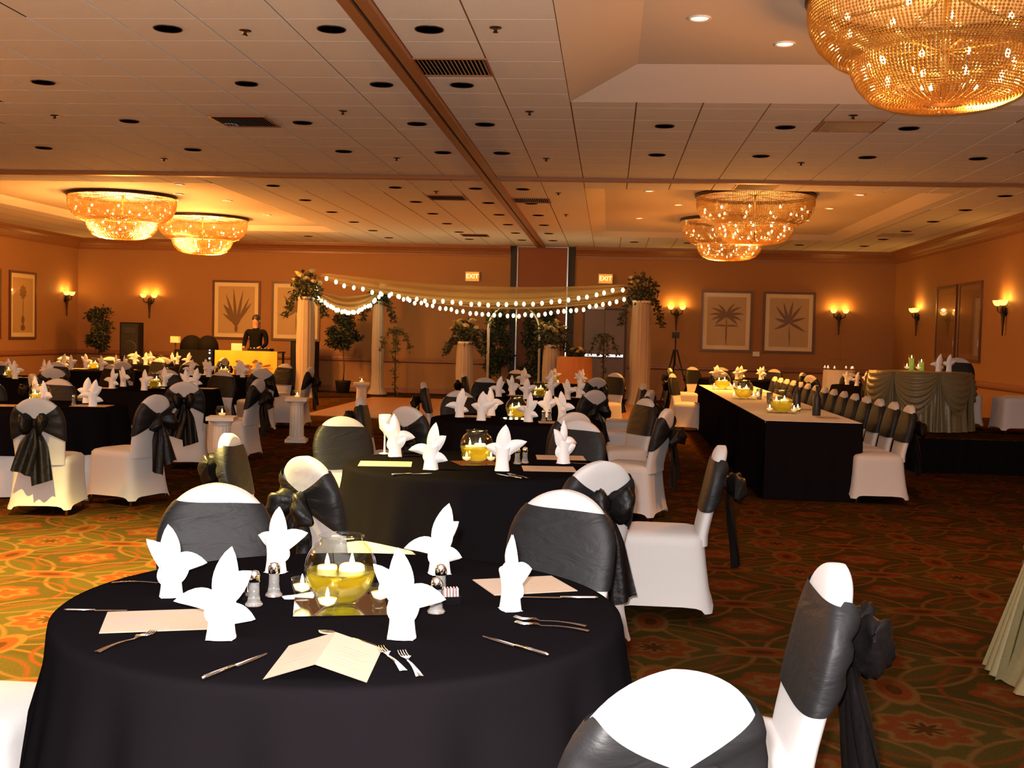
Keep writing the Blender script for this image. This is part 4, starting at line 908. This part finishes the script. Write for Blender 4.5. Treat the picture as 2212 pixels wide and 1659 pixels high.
def swag_table(name, x, y, z0, r, h, label, seed, sq=1., fl=.045):
    t = thing(name, label, 'table', (x, y, z0)); rd = random.Random(seed)
    MB().lathe([(.001, h), (r * .9, h), (r - .01, h - .002), (r, h - .012)], 56, (0, 0, 0), lambda a, q, z: (q * (1 if sq == 1 else 1 / max(abs(math.cos(a)) ** sq, abs(math.sin(a)) ** sq) ** .5), z)).obj('top_cloth', M_SAGE, t)
    ph = [rd.uniform(0, 6) for _ in range(3)]
    MB().lathe([(r - .005, h - .004), (r + .0, h * .8), (r + fl * .35, h * .5), (r + fl * .7, h * .2), (r + fl, .008)], 200, (0, 0, 0), lambda a, q, z: (q + .022 * (math.sin(26 * a + ph[0]) + .6 * math.sin(41 * a + ph[1])) * (1 - z / h) ** .6, z)).obj('satin_skirt', M_SAGE, t)
    n = 7
    for k in range(n):
        a0 = 2 * PI * k / n + .35; a1 = a0 + 2 * PI / n
        def sw(u, v):
            a = a0 + (a1 - a0) * u; sag = 4 * u * (1 - u); z = h + .002 - v * (.09 + (h * .72 - .09) * sag ** .8); amp = .028 * math.sin(v * PI * 6.5) ** 2 * (.35 + .65 * sag)
            q = r + .012 + .065 * math.sin(PI * min(1, v * 1.05)) * sag + amp + .012; return q * math.cos(a), q * math.sin(a), z
        MB().grid(sw, 16, 30).obj('swag', M_SAGE, t)
        def fall(u, v):
            a = a0 + (u - .5) * (.05 + .22 * v); q = r + .03 + fl * .9 * v + .022 * math.cos(u * PI * 6) * (.5 + v); return q * math.cos(a), q * math.sin(a), h - .005 - v * (h - .02)
        MB().grid(fall, 18, 10).obj('gathered_fall', M_SAGE, t)
    return t
swag_table('sweetheart_table', 4.02, 15.35, .41, .60, .75, 'round table with swagged sage satin cloth on the stage', 4)
swag_table('satin_table', 2.74, 5.3, 0., .72, .75, 'satin draped table edge at the right picture border', 9, fl=.22)
for i, (x, y, h, l) in enumerate(((3.90, 15.3, .21, 'tall green-glowing cylinder candle on the stage table'), (4.0, 15.2, .15, 'shorter green-glowing cylinder candle on the stage table'))):
    t = thing('cylinder_candle', l, 'candle', (x, y, 1.163)); MB().lathe([(.001, .001), (.036, .001), (.036, h), (.034, h), (.034, .004), (.001, .004)], 18).obj('glass_cylinder', M_GLASS, t)
    MB().lathe([(.001, .006), (.033, .006), (.033, h * .78), (.001, h * .78)], 16).obj('green_fill', mat('green_gel', (.35, .55, .10), .3, emit=(.6, .6, .08), estr=.25), t); link('flame', FL1, t, (0, 0, h * .8))
for x, y, l in ((3.80, 15.12, 'left'), (3.93, 15.08, 'right')): VO.place((x, y, 1.163), 0, f'small votive at the foot of the cylinder candles, {l} one', 'stage votives', 1.3)
for x, y, l in ((4.2, 15.15, 'left'), (4.36, 15.25, 'right')): nap(x, y, .3, 1.1, f'white pointed napkin on the stage table, {l} one', z=1.163)
place_chair(4.72, 16.1, -95, W + 'facing the camera right of the stage table', CC, SH_); place_chair(5.45, 15.1, 185, W + 'on the stage at the right picture edge', CC, SH_)
# glass tower table
t = thing('cake_table', 'small round table with pale cloth under the glass tower', 'table', (5.08, 26.0, 0))
MB().lathe([(.001, .90), (.33, .90), (.345, .89), (.35, .6), (.36, .3), (.375, .01)], 48, (0, 0, 0), lambda a, q, z: (q + (.012 * math.sin(14 * a) if z < .85 else 0), z)).obj('pale_cloth', M_WHTCLOTH, t)
t = thing('glass_tower', 'tall tapering tower of clear glass tiers on a pale table', 'stand', (5.08, 26.0, .902)); z = 0
for k, (r, h) in enumerate(((.25, .22), (.20, .22), (.155, .20), (.115, .20), (.08, .18))):
    MB().lathe([(.001, z), (r, z), (r, z + .02), (.02, z + .022), (.018, z + h * .5), (.02, z + h - .01), (.001, z + h - .005)], 24).obj('glass_tier', M_GLASS, t); z += h
for k, (a, r) in enumerate(((.2, .31), (.9, .31), (2.3, .31), (2.9, .31), (3.6, .30), (-.8, .31), (-2.1, .31))): VO.place((5.08 + r * math.cos(a), 26 + r * math.sin(a), .902), 0, 'small lit votive around the foot of the glass tower', 'votives round the glass tower', 1.2)

# ------------------------------------------------------------------ pedestals, columns, flowers, canopy
def pedestal():
    t = thing('fluted_pedestal', 'x', 'pedestal')
    MB().box((0, 0, .02), (.28, .28, .04)).obj('plinth', M_PLASTER, t, False)
    MB().lathe([(.125, .04), (.13, .055), (.115, .07), (.10, .08)], 28).obj('foot_moulding', M_PLASTER, t)
    MB().lathe([(.098, .075), (.094, .25), (.088, .48), (.088, .50)], 80, (0, 0, 0), lambda a, q, z: (q - .007 * (math.cos(16 * a) > -.2) * .8, z)).obj('fluted_shaft', M_PLASTER, t)
    MB().lathe([(.09, .495), (.10, .505), (.095, .515), (.12, .535), (.13, .55)], 28).obj('capital', M_PLASTER, t)
    MB().box((0, 0, .57), (.28, .28, .04)).obj('abacus', M_PLASTER, t, False)
    return Proto(t)
PD = pedestal()
def small_bowl():
    t = thing('candle_bowl', 'x', 'candle'); MB().lathe([(.001, .002), (.03, .002), (.055, .02), (.062, .05), (.05, .085), (.042, .095), (.04, .093), (.058, .05), (.05, .024), (.001, .008)], 20).obj('glass_shell', M_GLASS, t)
    MB().lathe([(.001, .01), (.03, .012), (.034, .03), (.001, .032)], 14).obj('wax', M_WAX, t); link('flame', FL1, t, (0, 0, .034)); return Proto(t)
SB = small_bowl()
for x, y, l in ((-3.96, 11.6, 'front'), (-4.13, 15.1, 'middle'), (-4.34, 20.1, 'far')):
    PD.place((x, y, 0), .15, f'short white fluted pedestal along the left aisle, {l} one', 'fluted pedestals'); SB.place((x, y, .591), 0, f'glass candle bowl on the {l} white fluted pedestal', 'pedestal candle bowls', 1.1)
def leaves(mb, c, rad, n, size, rd, flat=1.):
    for _ in range(n):
        while True:
            p = Vector((rd.uniform(-1, 1), rd.uniform(-1, 1), rd.uniform(-1, 1)))
            if p.length < 1: break
        p = Vector((c[0] + p.x * rad[0], c[1] + p.y * rad[1], c[2] + p.z * rad[2]))
        d = Vector((rd.gauss(0, 1), rd.gauss(0, 1), rd.gauss(-.3, .7))).normalized(); sd = d.cross(Vector((rd.gauss(0, 1), rd.gauss(0, 1), rd.gauss(0, 1)))).normalized(); s_ = size * rd.uniform(.6, 1.3); up = d.cross(sd) * s_ * .12
        mb.add([p, p + d * s_ * .5 + sd * s_ * .24 + up, p + d * s_, p + d * s_ * .5 - sd * s_ * .24 + up], [(0, 1, 2, 3)])
def bloom_mesh(): 
    mb = MB()
    for k in range(9):
        a = k * 2.4; r = .012 + .0035 * k; tl = .25 + .09 * k
        mb.grid(lambda u, v: ((r * v + .004) * math.cos(a + (u - .5) * 1.9), (r * v + .004) * math.sin(a + (u - .5) * 1.9), .035 * v * (1.15 - tl * v * .7)), 4, 3)
    return mb.mesh('bloom', M_BLOOM)
BLOOM = bloom_mesh()
def arrangement(x, y, z, rad, label, seed, nb=9, drop=0.):
    rd = random.Random(seed); t = thing('flower_arrangement', label, 'flowers', (x, y, z), 0, 'flower arrangements on columns')
    mb = MB(); leaves(mb, (0, 0, rad[2] * .55), rad, 420, .11, rd)
    if drop:
        for s_ in (-1, 1):
            for k in range(10): leaves(mb, (s_ * (rad[0] * .8 + .02 * k), -.05, .05 - drop * k / 10), (.07, .07, .06), 14, .09, rd)
    tag(mb.obj('foliage', M_LEAF, t, False), kind='stuff')
    mb = MB(); leaves(mb, (0, -.03, rad[2] * .8), (rad[0] * .9, rad[1] * .9, rad[2] * .9), 120, .10, rd); tag(mb.obj('light_foliage', M_LEAF2, t, False), kind='stuff')
    for k in range(nb):
        a = rd.uniform(0, 2 * PI); q = rd.uniform(.3, 1); o = link('bloom', BLOOM, t, (rad[0] * q * math.cos(a), rad[1] * q * math.sin(a) - .05, rad[2] * (.75 + .75 * rd.random()))); s_ = rd.uniform(1.5, 2.3); o.scale = (s_, s_, s_); o.rotation_euler = (rd.uniform(-.9, .5), rd.uniform(-.7, .7), 0)
    MB().tube([(0, 0, -.0), (0, 0, rad[2])], .03, 8).obj('stem_holder', M_LEAF, t)
def draped_column(x, y, h, r, label, spread=.05):
    t = thing('draped_column', label, 'column', (x, y, 0), 0, 'draped columns')
    MB().lathe([(r + .05, .0), (r + .05, .06), (r - .03, .09), (r - .035, h * .5), (r - .04, h - .06), (r, h - .04), (r, h), (.001, h)], 24).obj('column_core', M_PLASTER, t)
    MB().lathe([(r - .02, h - .02), (r, h * .8), (r + .01, h * .5), (r, h * .25), (r + .02, .15), (r + spread + .03, .01)], 90, (0, 0, 0), lambda a, q, z: (q + .004 * math.sin(15 * a) + .003 * math.sin(23 * a + 1), z)).obj('drape', M_DRAPE, t)
draped_column(-6.67, 25.0, 2.22, .195, 'tall draped white column at the left end of the canopy'); arrangement(-6.67, 25.0, 2.22, (.33, .28, .36), 'flowers and greenery on the tall left draped column', 1, 11, .5)
draped_column(-5.5, 27.2, 2.22, .135, 'slim draped column behind the left pedestal by the wall', .08); arrangement(-5.5, 27.2, 2.22, (.26, .22, .25), 'flowers on the slim draped column by the wall', 2, 6, .55)
draped_column(.70, 26.0, 2.33, .225, 'tall draped white column at the right end of the canopy'); arrangement(.70, 26.0, 2.33, (.36, .3, .38), 'dark greenery on the tall right draped column', 3, 4, .65)
draped_column(-3.28, 26.2, 1.32, .19, 'short draped column left of the wedding arch'); arrangement(-3.28, 26.2, 1.32, (.32, .26, .32), 'cream roses on the short column left of the arch', 4, 16, .35)
draped_column(-1.30, 26.2, 1.30, .19, 'short draped column right of the wedding arch'); arrangement(-1.30, 26.2, 1.30, (.38, .28, .34), 'cream roses on the short column right of the arch', 5, 18, .35)
# chiffon swags and fairy lights
def cat(a, b, sag, u): return Vector(a).lerp(Vector(b), u) + Vector((0, 0, -sag * 4 * u * (1 - u)))
def swag(name, a, b, sag, w_, label):
    mb = MB(); d = (Vector(b) - Vector(a)).cross(Vector((0, 0, 1))).normalized()
    def q(u, v):
        p = cat(a, b, sag, u); ww = w_ * (.25 + .75 * math.sin(PI * u) ** .6); p = p + d * (.03 * math.sin(v * 17 + 2 * u)); return p.x, p.y, p.z + ww * (.5 - v)
    mb.grid(q, 44, 12); tag(mb.obj(name, M_CHIFFON), label, 'drapery')
def fairy(a, b, sag, n, label):
    t = thing('fairy_lights', label, 'string lights', (0, 0, 0), 0, 'fairy light strings')
    pts = [cat(a, b, sag, i / 40) for i in range(41)]; MB().tube(pts, .004, 4).obj('wire', M_LEAF, t)
    bm_ = MB().ball((0, 0, 0), (.036, .036, .05), 8, 5).mesh('bulb', M_LEDBULB)
    for i in range(n):
        u = (i + .5) / n; p = cat(a, b, sag, u) + Vector((R.uniform(-.02, .02), -.02, -.03 + R.uniform(-.025, .025))); link('bulb', bm_, t, p)
A1, A2, B1 = (-6.35, 25.0, 2.72), (.42, 26.0, 2.66), (-5.35, 27.1, 2.50)
swag('chiffon_swag', (-6.35, 25.0, 2.70), (.42, 26.0, 2.62), .30, .40, 'long ivory chiffon swag hung between the tall draped columns'); swag('chiffon_swag', (-5.3, 27.1, 2.42), (.45, 26.1, 2.42), .24, .18, 'lower ivory chiffon swag behind the long one'); swag('chiffon_swag', (-6.4, 25.1, 2.32), (-5.45, 27.05, 2.42), .24, .34, 'short ivory chiffon swag between the two left columns')
fairy((-6.3, 24.9, 2.66), (.36, 25.85, 2.62), .46, 34, 'upper fairy light string along the long chiffon swag'); fairy((-5.2, 26.9, 2.42), (.36, 25.9, 2.40), .44, 38, 'lower fairy light string along the long chiffon swag'); fairy((-6.4, 24.95, 2.24), (-5.35, 26.9, 2.42), .38, 24, 'fairy light string looped between the two left columns')
light('fairy_glow', 'POINT', (-3.0, 25.0, 2.2), 5, (1, .6, .2), .4)
# wedding arch
t = thing('wedding_arch', 'pale garden arch with greenery between two short columns', 'arch', (-2.22, 26.9, 0))
ar = [(-.60, 0, 0), (-.60, 0, 1.6)] + [(-.60 * math.cos(a), 0, 1.6 + .62 * math.sin(a)) for a in [PI * k / 14 for k in range(1, 14)]] + [(.60, 0, 1.6), (.60, 0, 0)]
for dy in (-.15, .15): MB().tube([(p[0], dy, p[2]) for p in ar], .022, 6).obj('arch_hoop', M_PLASTER, t)
for k in range(3, 14, 2):
    p = ar[k]; MB().tube([(p[0], -.15, p[2]), (p[0], .15, p[2])], .012, 6).obj('cross_bar', M_PLASTER, t)
mb = MB(); rd = random.Random(5)
for k in range(2, 16): leaves(mb, (ar[k][0], -.05, ar[k][2] + .02), (.12, .16, .10), 46, .09, rd)
tag(mb.obj('greenery', M_LEAF2, t, False), kind='stuff')
def ficus(x, y, h, rad, label, seed, cz=None, n=1500, m=M_LEAF):
    rd = random.Random(seed); t = thing('potted_tree', label, 'plant', (x, y, 0), 0, 'potted trees')
    MB().lathe([(.001, .002), (.15, .002), (.19, .28), (.20, .30), (.185, .30), (.17, .26), (.001, .25)], 20).obj('pot', M_POT, t)
    cz = cz or h - rad[2]
    MB().tube([(0, 0, .24), (.02, .01, h * .3), (-.01, 0, h * .5), (.02, 0, cz + .2)], [.025, .022, .018, .01], 7).obj('trunk', M_BARK, t)
    br = MB()
    for k in range(9):
        a = rd.uniform(0, 6.28); z0 = rd.uniform(cz - rad[2] * .6, cz + .1); br.tube([(0, 0, z0), (rad[0] * .45 * math.cos(a), rad[1] * .45 * math.sin(a), z0 + .2), (rad[0] * .8 * math.cos(a), rad[1] * .8 * math.sin(a), z0 + .35)], [.01, .007, .003], 5)
    br.obj('branches', M_BARK, t)
    mb = MB()
    for k in range(16):
        a = rd.uniform(0, 6.28); q = rd.random() ** .6; c_ = (rad[0] * .7 * q * math.cos(a), rad[1] * .7 * q * math.sin(a), cz + rd.uniform(-.75, .75) * rad[2]); leaves(mb, c_, (rad[0] * .36, rad[1] * .36, rad[2] * .24), n // 16, .10, rd)
    tag(mb.obj('foliage', m, t, False), kind='stuff')
ficus(-11.95, 26.4, 1.95, (.42, .4, .55), 'slender potted ficus in the left corner beside the loudspeaker', 1)
ficus(-6.35, 27.3, 1.98, (.45, .4, .48), 'dark potted ficus between the two left draped columns', 2, n=1900)
ficus(-2.60, 27.6, 2.1, (.46, .32, .85), 'dark potted ficus behind the wedding arch, left one', 3, n=3600); ficus(-1.74, 27.6, 2.15, (.46, .32, .88), 'dark potted ficus behind the wedding arch, right one', 4, n=3400)
def vine_stand(x, y, label, seed, h=1.5):
    rd = random.Random(seed); t = thing('vine_stand', label, 'plant stand', (x, y, 0), 0, 'vine-wrapped stands')
    MB().tube([(0, 0, .01), (0, 0, h)], .012, 6).lathe([(.16, 0), (.16, .012), (.02, .02)], 18).obj('pole', M_BRONZE, t)
    ar_ = MB(); mb = MB()
    for k in range(4):
        a = k * PI / 2 + .3; pts = [(q * .34 * math.cos(a), q * .34 * math.sin(a), h + .10 * math.sin(PI * q * .9) - .42 * q * q) for q in [j / 8 for j in range(9)]]; ar_.tube(pts, .008, 5)
        for p in pts[1:]: leaves(mb, p, (.05, .05, .05), 9, .085, rd)
    ar_.obj('drooping_arms', M_BRONZE, t)
    for j in range(26):
        z_ = .1 + j * (h - .1) / 26; leaves(mb, (.03 * math.cos(j), .03 * math.sin(j), z_), (.05, .05, .05), 5, .08, rd)
    tag(mb.obj('vine', M_LEAF2, t, False), kind='stuff')
vine_stand(-4.9, 26.3, 'thin vine-wrapped stand left of the wedding arch', 1); vine_stand(-.12, 26.9, 'thin vine-wrapped stand in front of the double door', 2, 1.5)
t = thing('round_cloth_table', 'tall round table with rust cloth right of the arch', 'table', (-.75, 25.5, 0)); MB().lathe([(.001, 1.05), (.36, 1.05), (.38, 1.04), (.39, .7), (.41, .3), (.43, .01)], 60, (0, 0, 0), lambda a, q, z: (q + (.016 * math.sin(18 * a) if z < 1 else 0), z)).obj('rust_cloth', M_RUST, t)
arrangement(-.72, 25.5, 1.052, (.14, .12, .10), 'small posy on the rust cloth table', 8, 5)
# camera tripod
t = thing('tripod', 'black tripod standing before the back wall under a sconce', 'tripod', (1.5, 26.4, 0))
for k in range(3):
    a = k * 2 * PI / 3 - .4; MB().tube([(.04 * math.cos(a), .04 * math.sin(a), 1.25), (.2 * math.cos(a), .2 * math.sin(a), .7), (.42 * math.cos(a), .42 * math.sin(a), .0)], [.02, .018, .012], 6).obj('leg', M_BLACK, t)
MB().tube([(0, 0, .9), (0, 0, 1.5)], .016, 8).obj('centre_column', M_BLACK, t); MB().box((0, 0, 1.58), (.16, .12, .14)).box((.0, -.1, 1.58), (.06, .08, .06)).obj('camera_head', M_BLACK, t, False)
mbk = MB()
for k in range(3):
    a = k * 2 * PI / 3 - .4; mbk.tube([(0, 0, .92), (.17 * math.cos(a), .17 * math.sin(a), .78)], .007, 5)
mbk.obj('spreader', M_BLACK, t)
# dance floor
t = thing('dance_floor', 'wooden dance floor with a bright metal edge before the arch', 'dance floor', (0, 0, 0))
for i in range(7):
    for j in range(7): MB().box((-4.85 + i * .92, 20.15 + j * .92 * .93, .009), (.912, .85, .018)).obj('parquet_panel', M_PARQUET, t, False)
MB().box((-2.09, 19.66, .010), (6.5, .09, .022)).obj('edge_strip', M_GOLD, t, False)

# ------------------------------------------------------------------ music corner
def loudspeaker(x, y, w_, d_, h, z, label, rz=0.):
    t = thing('loudspeaker', label, 'loudspeaker', (x, y, z), rz); MB().box((0, 0, h / 2), (w_, d_, h)).obj('cabinet', M_SPK, t, False)
    MB().box((0, -d_ / 2 - .006, h * .52), (w_ - .06, .012, h - .10)).obj('grille', M_GRILLE, t, False)
    MB().lathe([(w_ * .36, 0), (w_ * .34, .008), (w_ * .2, -.02), (.001, -.01)], 24).xf(Matrix.Translation((0, -d_ / 2 - .016, h * .33)) @ Matrix.Rotation(PI / 2, 4, 'X')).obj('woofer', M_BLACK, t)
    MB().box((0, -d_ / 2 - .016, h * .78), (w_ * .6, .012, h * .16)).obj('horn', M_BLACK, t, False); return t
loudspeaker(-11.05, 26.0, .44, .40, .85, .72, 'tall black loudspeaker stacked on a bass bin in the left corner', .15); loudspeaker(-11.08, 26.0, .50, .46, .715, .0, 'black bass bin under the tall left loudspeaker', .15)
loudspeaker(-7.32, 27.4, .60, .4, 1.22, .0, 'black loudspeaker half hidden behind the tall left draped column')
t = thing('equipment_case', 'bulky black equipment under a cover with two humps', 'equipment', (-9.1, 25.0, 0))
MB().box((0, 0, .5), (.86, .6, 1.0)).obj('case', M_SPK, t, False)
for x, r in ((-.15, .24), (.22, .22)): MB().grid(lambda u, v: (x + r * 1.05 * math.sin(PI * max(.02, v) * .98) * math.cos(2 * PI * u), .28 * math.sin(PI * max(.02, v) * .98) * math.sin(2 * PI * u), 1.04 - .28 * math.cos(PI * v)), 18, 10, True).obj('cover_hump', M_SHIRT, t)
for z_, s_ in ((1.06, .012), (1.0, .018), (.88, .02)): MB().ball((.37, -.30, z_ - .06), s_, 8, 6).obj('indicator_led', M_BLUELED, t)
t = thing('lamp_on_stand', 'small pale lamp box on a thin stand left of the black equipment', 'lamp', (-9.66, 25.1, 0)); MB().tube([(0, 0, 0), (0, 0, 1.15)], .012, 6).lathe([(.15, 0), (.15, .012), (.01, .02)], 16).obj('stand', M_BRONZE, t); MB().box((0, 0, 1.21), (.19, .12, .14)).obj('lamp_box', M_MAT, t, False)
t = thing('console_table', 'console table with a yellow printed banner across its front', 'table', (-7.83, 24.75, 0))
MB().box((0, 0, .99), (1.40, .6, .03)).obj('tabletop', M_BLACK, t, False)
for x in (-.66, .66):
    for y in (-.26, .26): MB().box((x, y, .4875), (.04, .04, .975)).obj('leg', M_BLACK, t, False)
bn = MB().grid(lambda u, v: (-.69 + 1.38 * u, -.315 - .012 * math.sin(u * 9) * v - .006 * math.sin(u * 23 + 3 * v), 1.012 - .72 * v), 40, 8).grid(lambda u, v: (-.69 + 1.38 * (1 - u), -.309 - .012 * math.sin((1 - u) * 9) * v, 1.012 - .72 * v), 40, 8).obj('banner', M_BANNER, t)
rd = random.Random(3)
for k in range(26):
    cx_, cz_ = (rd.choice((-.12, .0, .10, .30, .36)) + rd.uniform(-.14, .14), .68 + rd.uniform(-.16, .14)); w_, h_ = rd.uniform(.03, .12), rd.uniform(.02, .07); a = rd.uniform(-.6, .6)
    mb = MB(); n = 9; mb.add([(cx_ + w_ * math.cos(2 * PI * i / n) * rd.uniform(.6, 1.1), -.345 - .0006 * k, cz_ + h_ * math.sin(2 * PI * i / n) * rd.uniform(.6, 1.1) + a * w_ * math.cos(2 * PI * i / n) * .5) for i in range(n)], [tuple(range(n))]); mb.obj('printed_figure', M_BANNERINK, bn, False)
t = thing('laptop', 'pale laptop lid standing on the console table', 'laptop', (-8.09, 24.6, 1.006)); MB().box((0, .0, .08), (.24, .012, .16)).obj('lid', M_LAPTOP, t, False); MB().box((0, .09, .006), (.24, .18, .012)).obj('keyboard_base', M_LAPTOP, t, False)
t = thing('mixer', 'low dark mixing console on the table before the person', 'mixer', (-7.6, 24.75, 1.006)); MB().box((0, 0, .03), (.5, .3, .06)).obj('body', M_SPK, t, False)
for k in range(6): MB().lathe([(.014, .06), (.012, .075), (.001, .076)], 8, (-.2 + k * .08, -.08, 0)).obj('knob', M_STEEL, t)
# person
def person(x, y, label):
    t = thing('person', label, 'person', (x, y, 0))
    J = {'pel': (0, 0, .95, .15, .11), 'sp': (0, 0, 1.12, .145, .105), 'ch': (0, .0, 1.33, .175, .12), 'nk': (0, -.01, 1.50, .062, .062), 'hd0': (0, -.02, 1.585, .072, .085), 'hd1': (0, -.025, 1.68, .082, .10), 'hd2': (0, -.015, 1.765, .06, .075)}
    E_ = [('pel', 'sp'), ('sp', 'ch'), ('ch', 'nk'), ('nk', 'hd0'), ('hd0', 'hd1'), ('hd1', 'hd2')]
    for s_, q in ((-1, 'l'), (1, 'r')):
        J.update({q + 'sh': (s_ * .19, 0, 1.44, .07, .07), q + 'ua': (s_ * .235, -.0, 1.30, .058, .058), q + 'el': (s_ * .25, -.03, 1.16, .05, .05), q + 'fa': (s_ * .22, -.16, 1.10, .043, .043), q + 'wr': (s_ * .18, -.28, 1.08, .03, .03), q + 'pm': (s_ * .17, -.34, 1.075, .034, .02),
                  q + 'hp': (s_ * .09, 0, .88, .09, .09), q + 'kn': (s_ * .10, -.01, .49, .062, .062), q + 'an': (s_ * .105, .02, .09, .042, .045), q + 'ft': (s_ * .12, -.14, .035, .04, .032)})
        E_ += [('ch', q + 'sh'), (q + 'sh', q + 'ua'), (q + 'ua', q + 'el'), (q + 'el', q + 'fa'), (q + 'fa', q + 'wr'), (q + 'wr', q + 'pm'), ('pel', q + 'hp'), (q + 'hp', q + 'kn'), (q + 'kn', q + 'an'), (q + 'an', q + 'ft')]
        for k in range(4):
            fx = s_ * (.17 + (k - 1.5) * .017); ln = (.06, .072, .07, .055)[k]; J[q + 'f%d' % k] = (fx, -.36 - ln * .55, 1.07, .009, .009); J[q + 'g%d' % k] = (fx, -.36 - ln, 1.055, .007, .007); E_ += [(q + 'pm', q + 'f%d' % k), (q + 'f%d' % k, q + 'g%d' % k)]
        J[q + 'th'] = (s_ * .135, -.35, 1.07, .009, .009); E_.append((q + 'pm', q + 'th'))
    ks = list(J); me = bpy.data.meshes.new('body'); me.from_pydata([J[k][:3] for k in ks], [(ks.index(a), ks.index(b)) for a, b in E_], [])
    o = bpy.data.objects.new('tmp', me); COL.objects.link(o); md = o.modifiers.new('s', 'SKIN'); md.use_smooth_shade = True
    for i, k in enumerate(ks): me.skin_vertices[0].data[i].radius = J[k][3:5]; me.skin_vertices[0].data[i].use_root = (k == 'pel')
    ss = o.modifiers.new('u', 'SUBSURF'); ss.levels = 2; ss.render_levels = 2; bpy.context.view_layer.update()
    bm2 = bpy.data.meshes.new_from_object(o.evaluated_get(bpy.context.evaluated_depsgraph_get())); bpy.data.objects.remove(o)
    for m_ in (M_SHIRT, M_SKIN): bm2.materials.append(m_)
    for p in bm2.polygons:
        c_ = p.center; p.use_smooth = True; p.material_index = 1 if c_.z > 1.515 or (c_.y < -.285 and c_.z > .9) else 0
    link('body', bm2, t)
    MB().grid(lambda u, v: (.094 * math.sin(PI * .56 * max(.03, v)) * math.cos(2 * PI * u), .004 + .108 * math.sin(PI * .56 * max(.03, v)) * math.sin(2 * PI * u) , 1.70 + .115 * math.cos(PI * .56 * v) - (.02 if math.sin(2 * PI * u) > .2 else 0) * v), 20, 8, True).obj('hair', M_HAIR, t)
    MB().add([(-.014, -.10, 1.645), (.014, -.10, 1.645), (0, -.128, 1.648), (0, -.104, 1.70)], [(0, 1, 2), (0, 2, 3), (2, 1, 3)]).obj('nose', M_SKIN, t)
    for s_ in (-1, 1):
        MB().ball((s_ * .033, -.104, 1.70), (.013, .008, .008), 8, 5).obj('eye', M_HAIR, t); MB().ball((s_ * .088, -.01, 1.67), (.012, .024, .034), 8, 6).obj('ear', M_SKIN, t)
    MB().ball((0, -.100, 1.608), (.024, .008, .007), 8, 5).obj('mouth', mat('lips', (.25, .09, .07), .5), t)
person(-7.9, 25.35, 'person in a black sweater standing behind the yellow banner console')
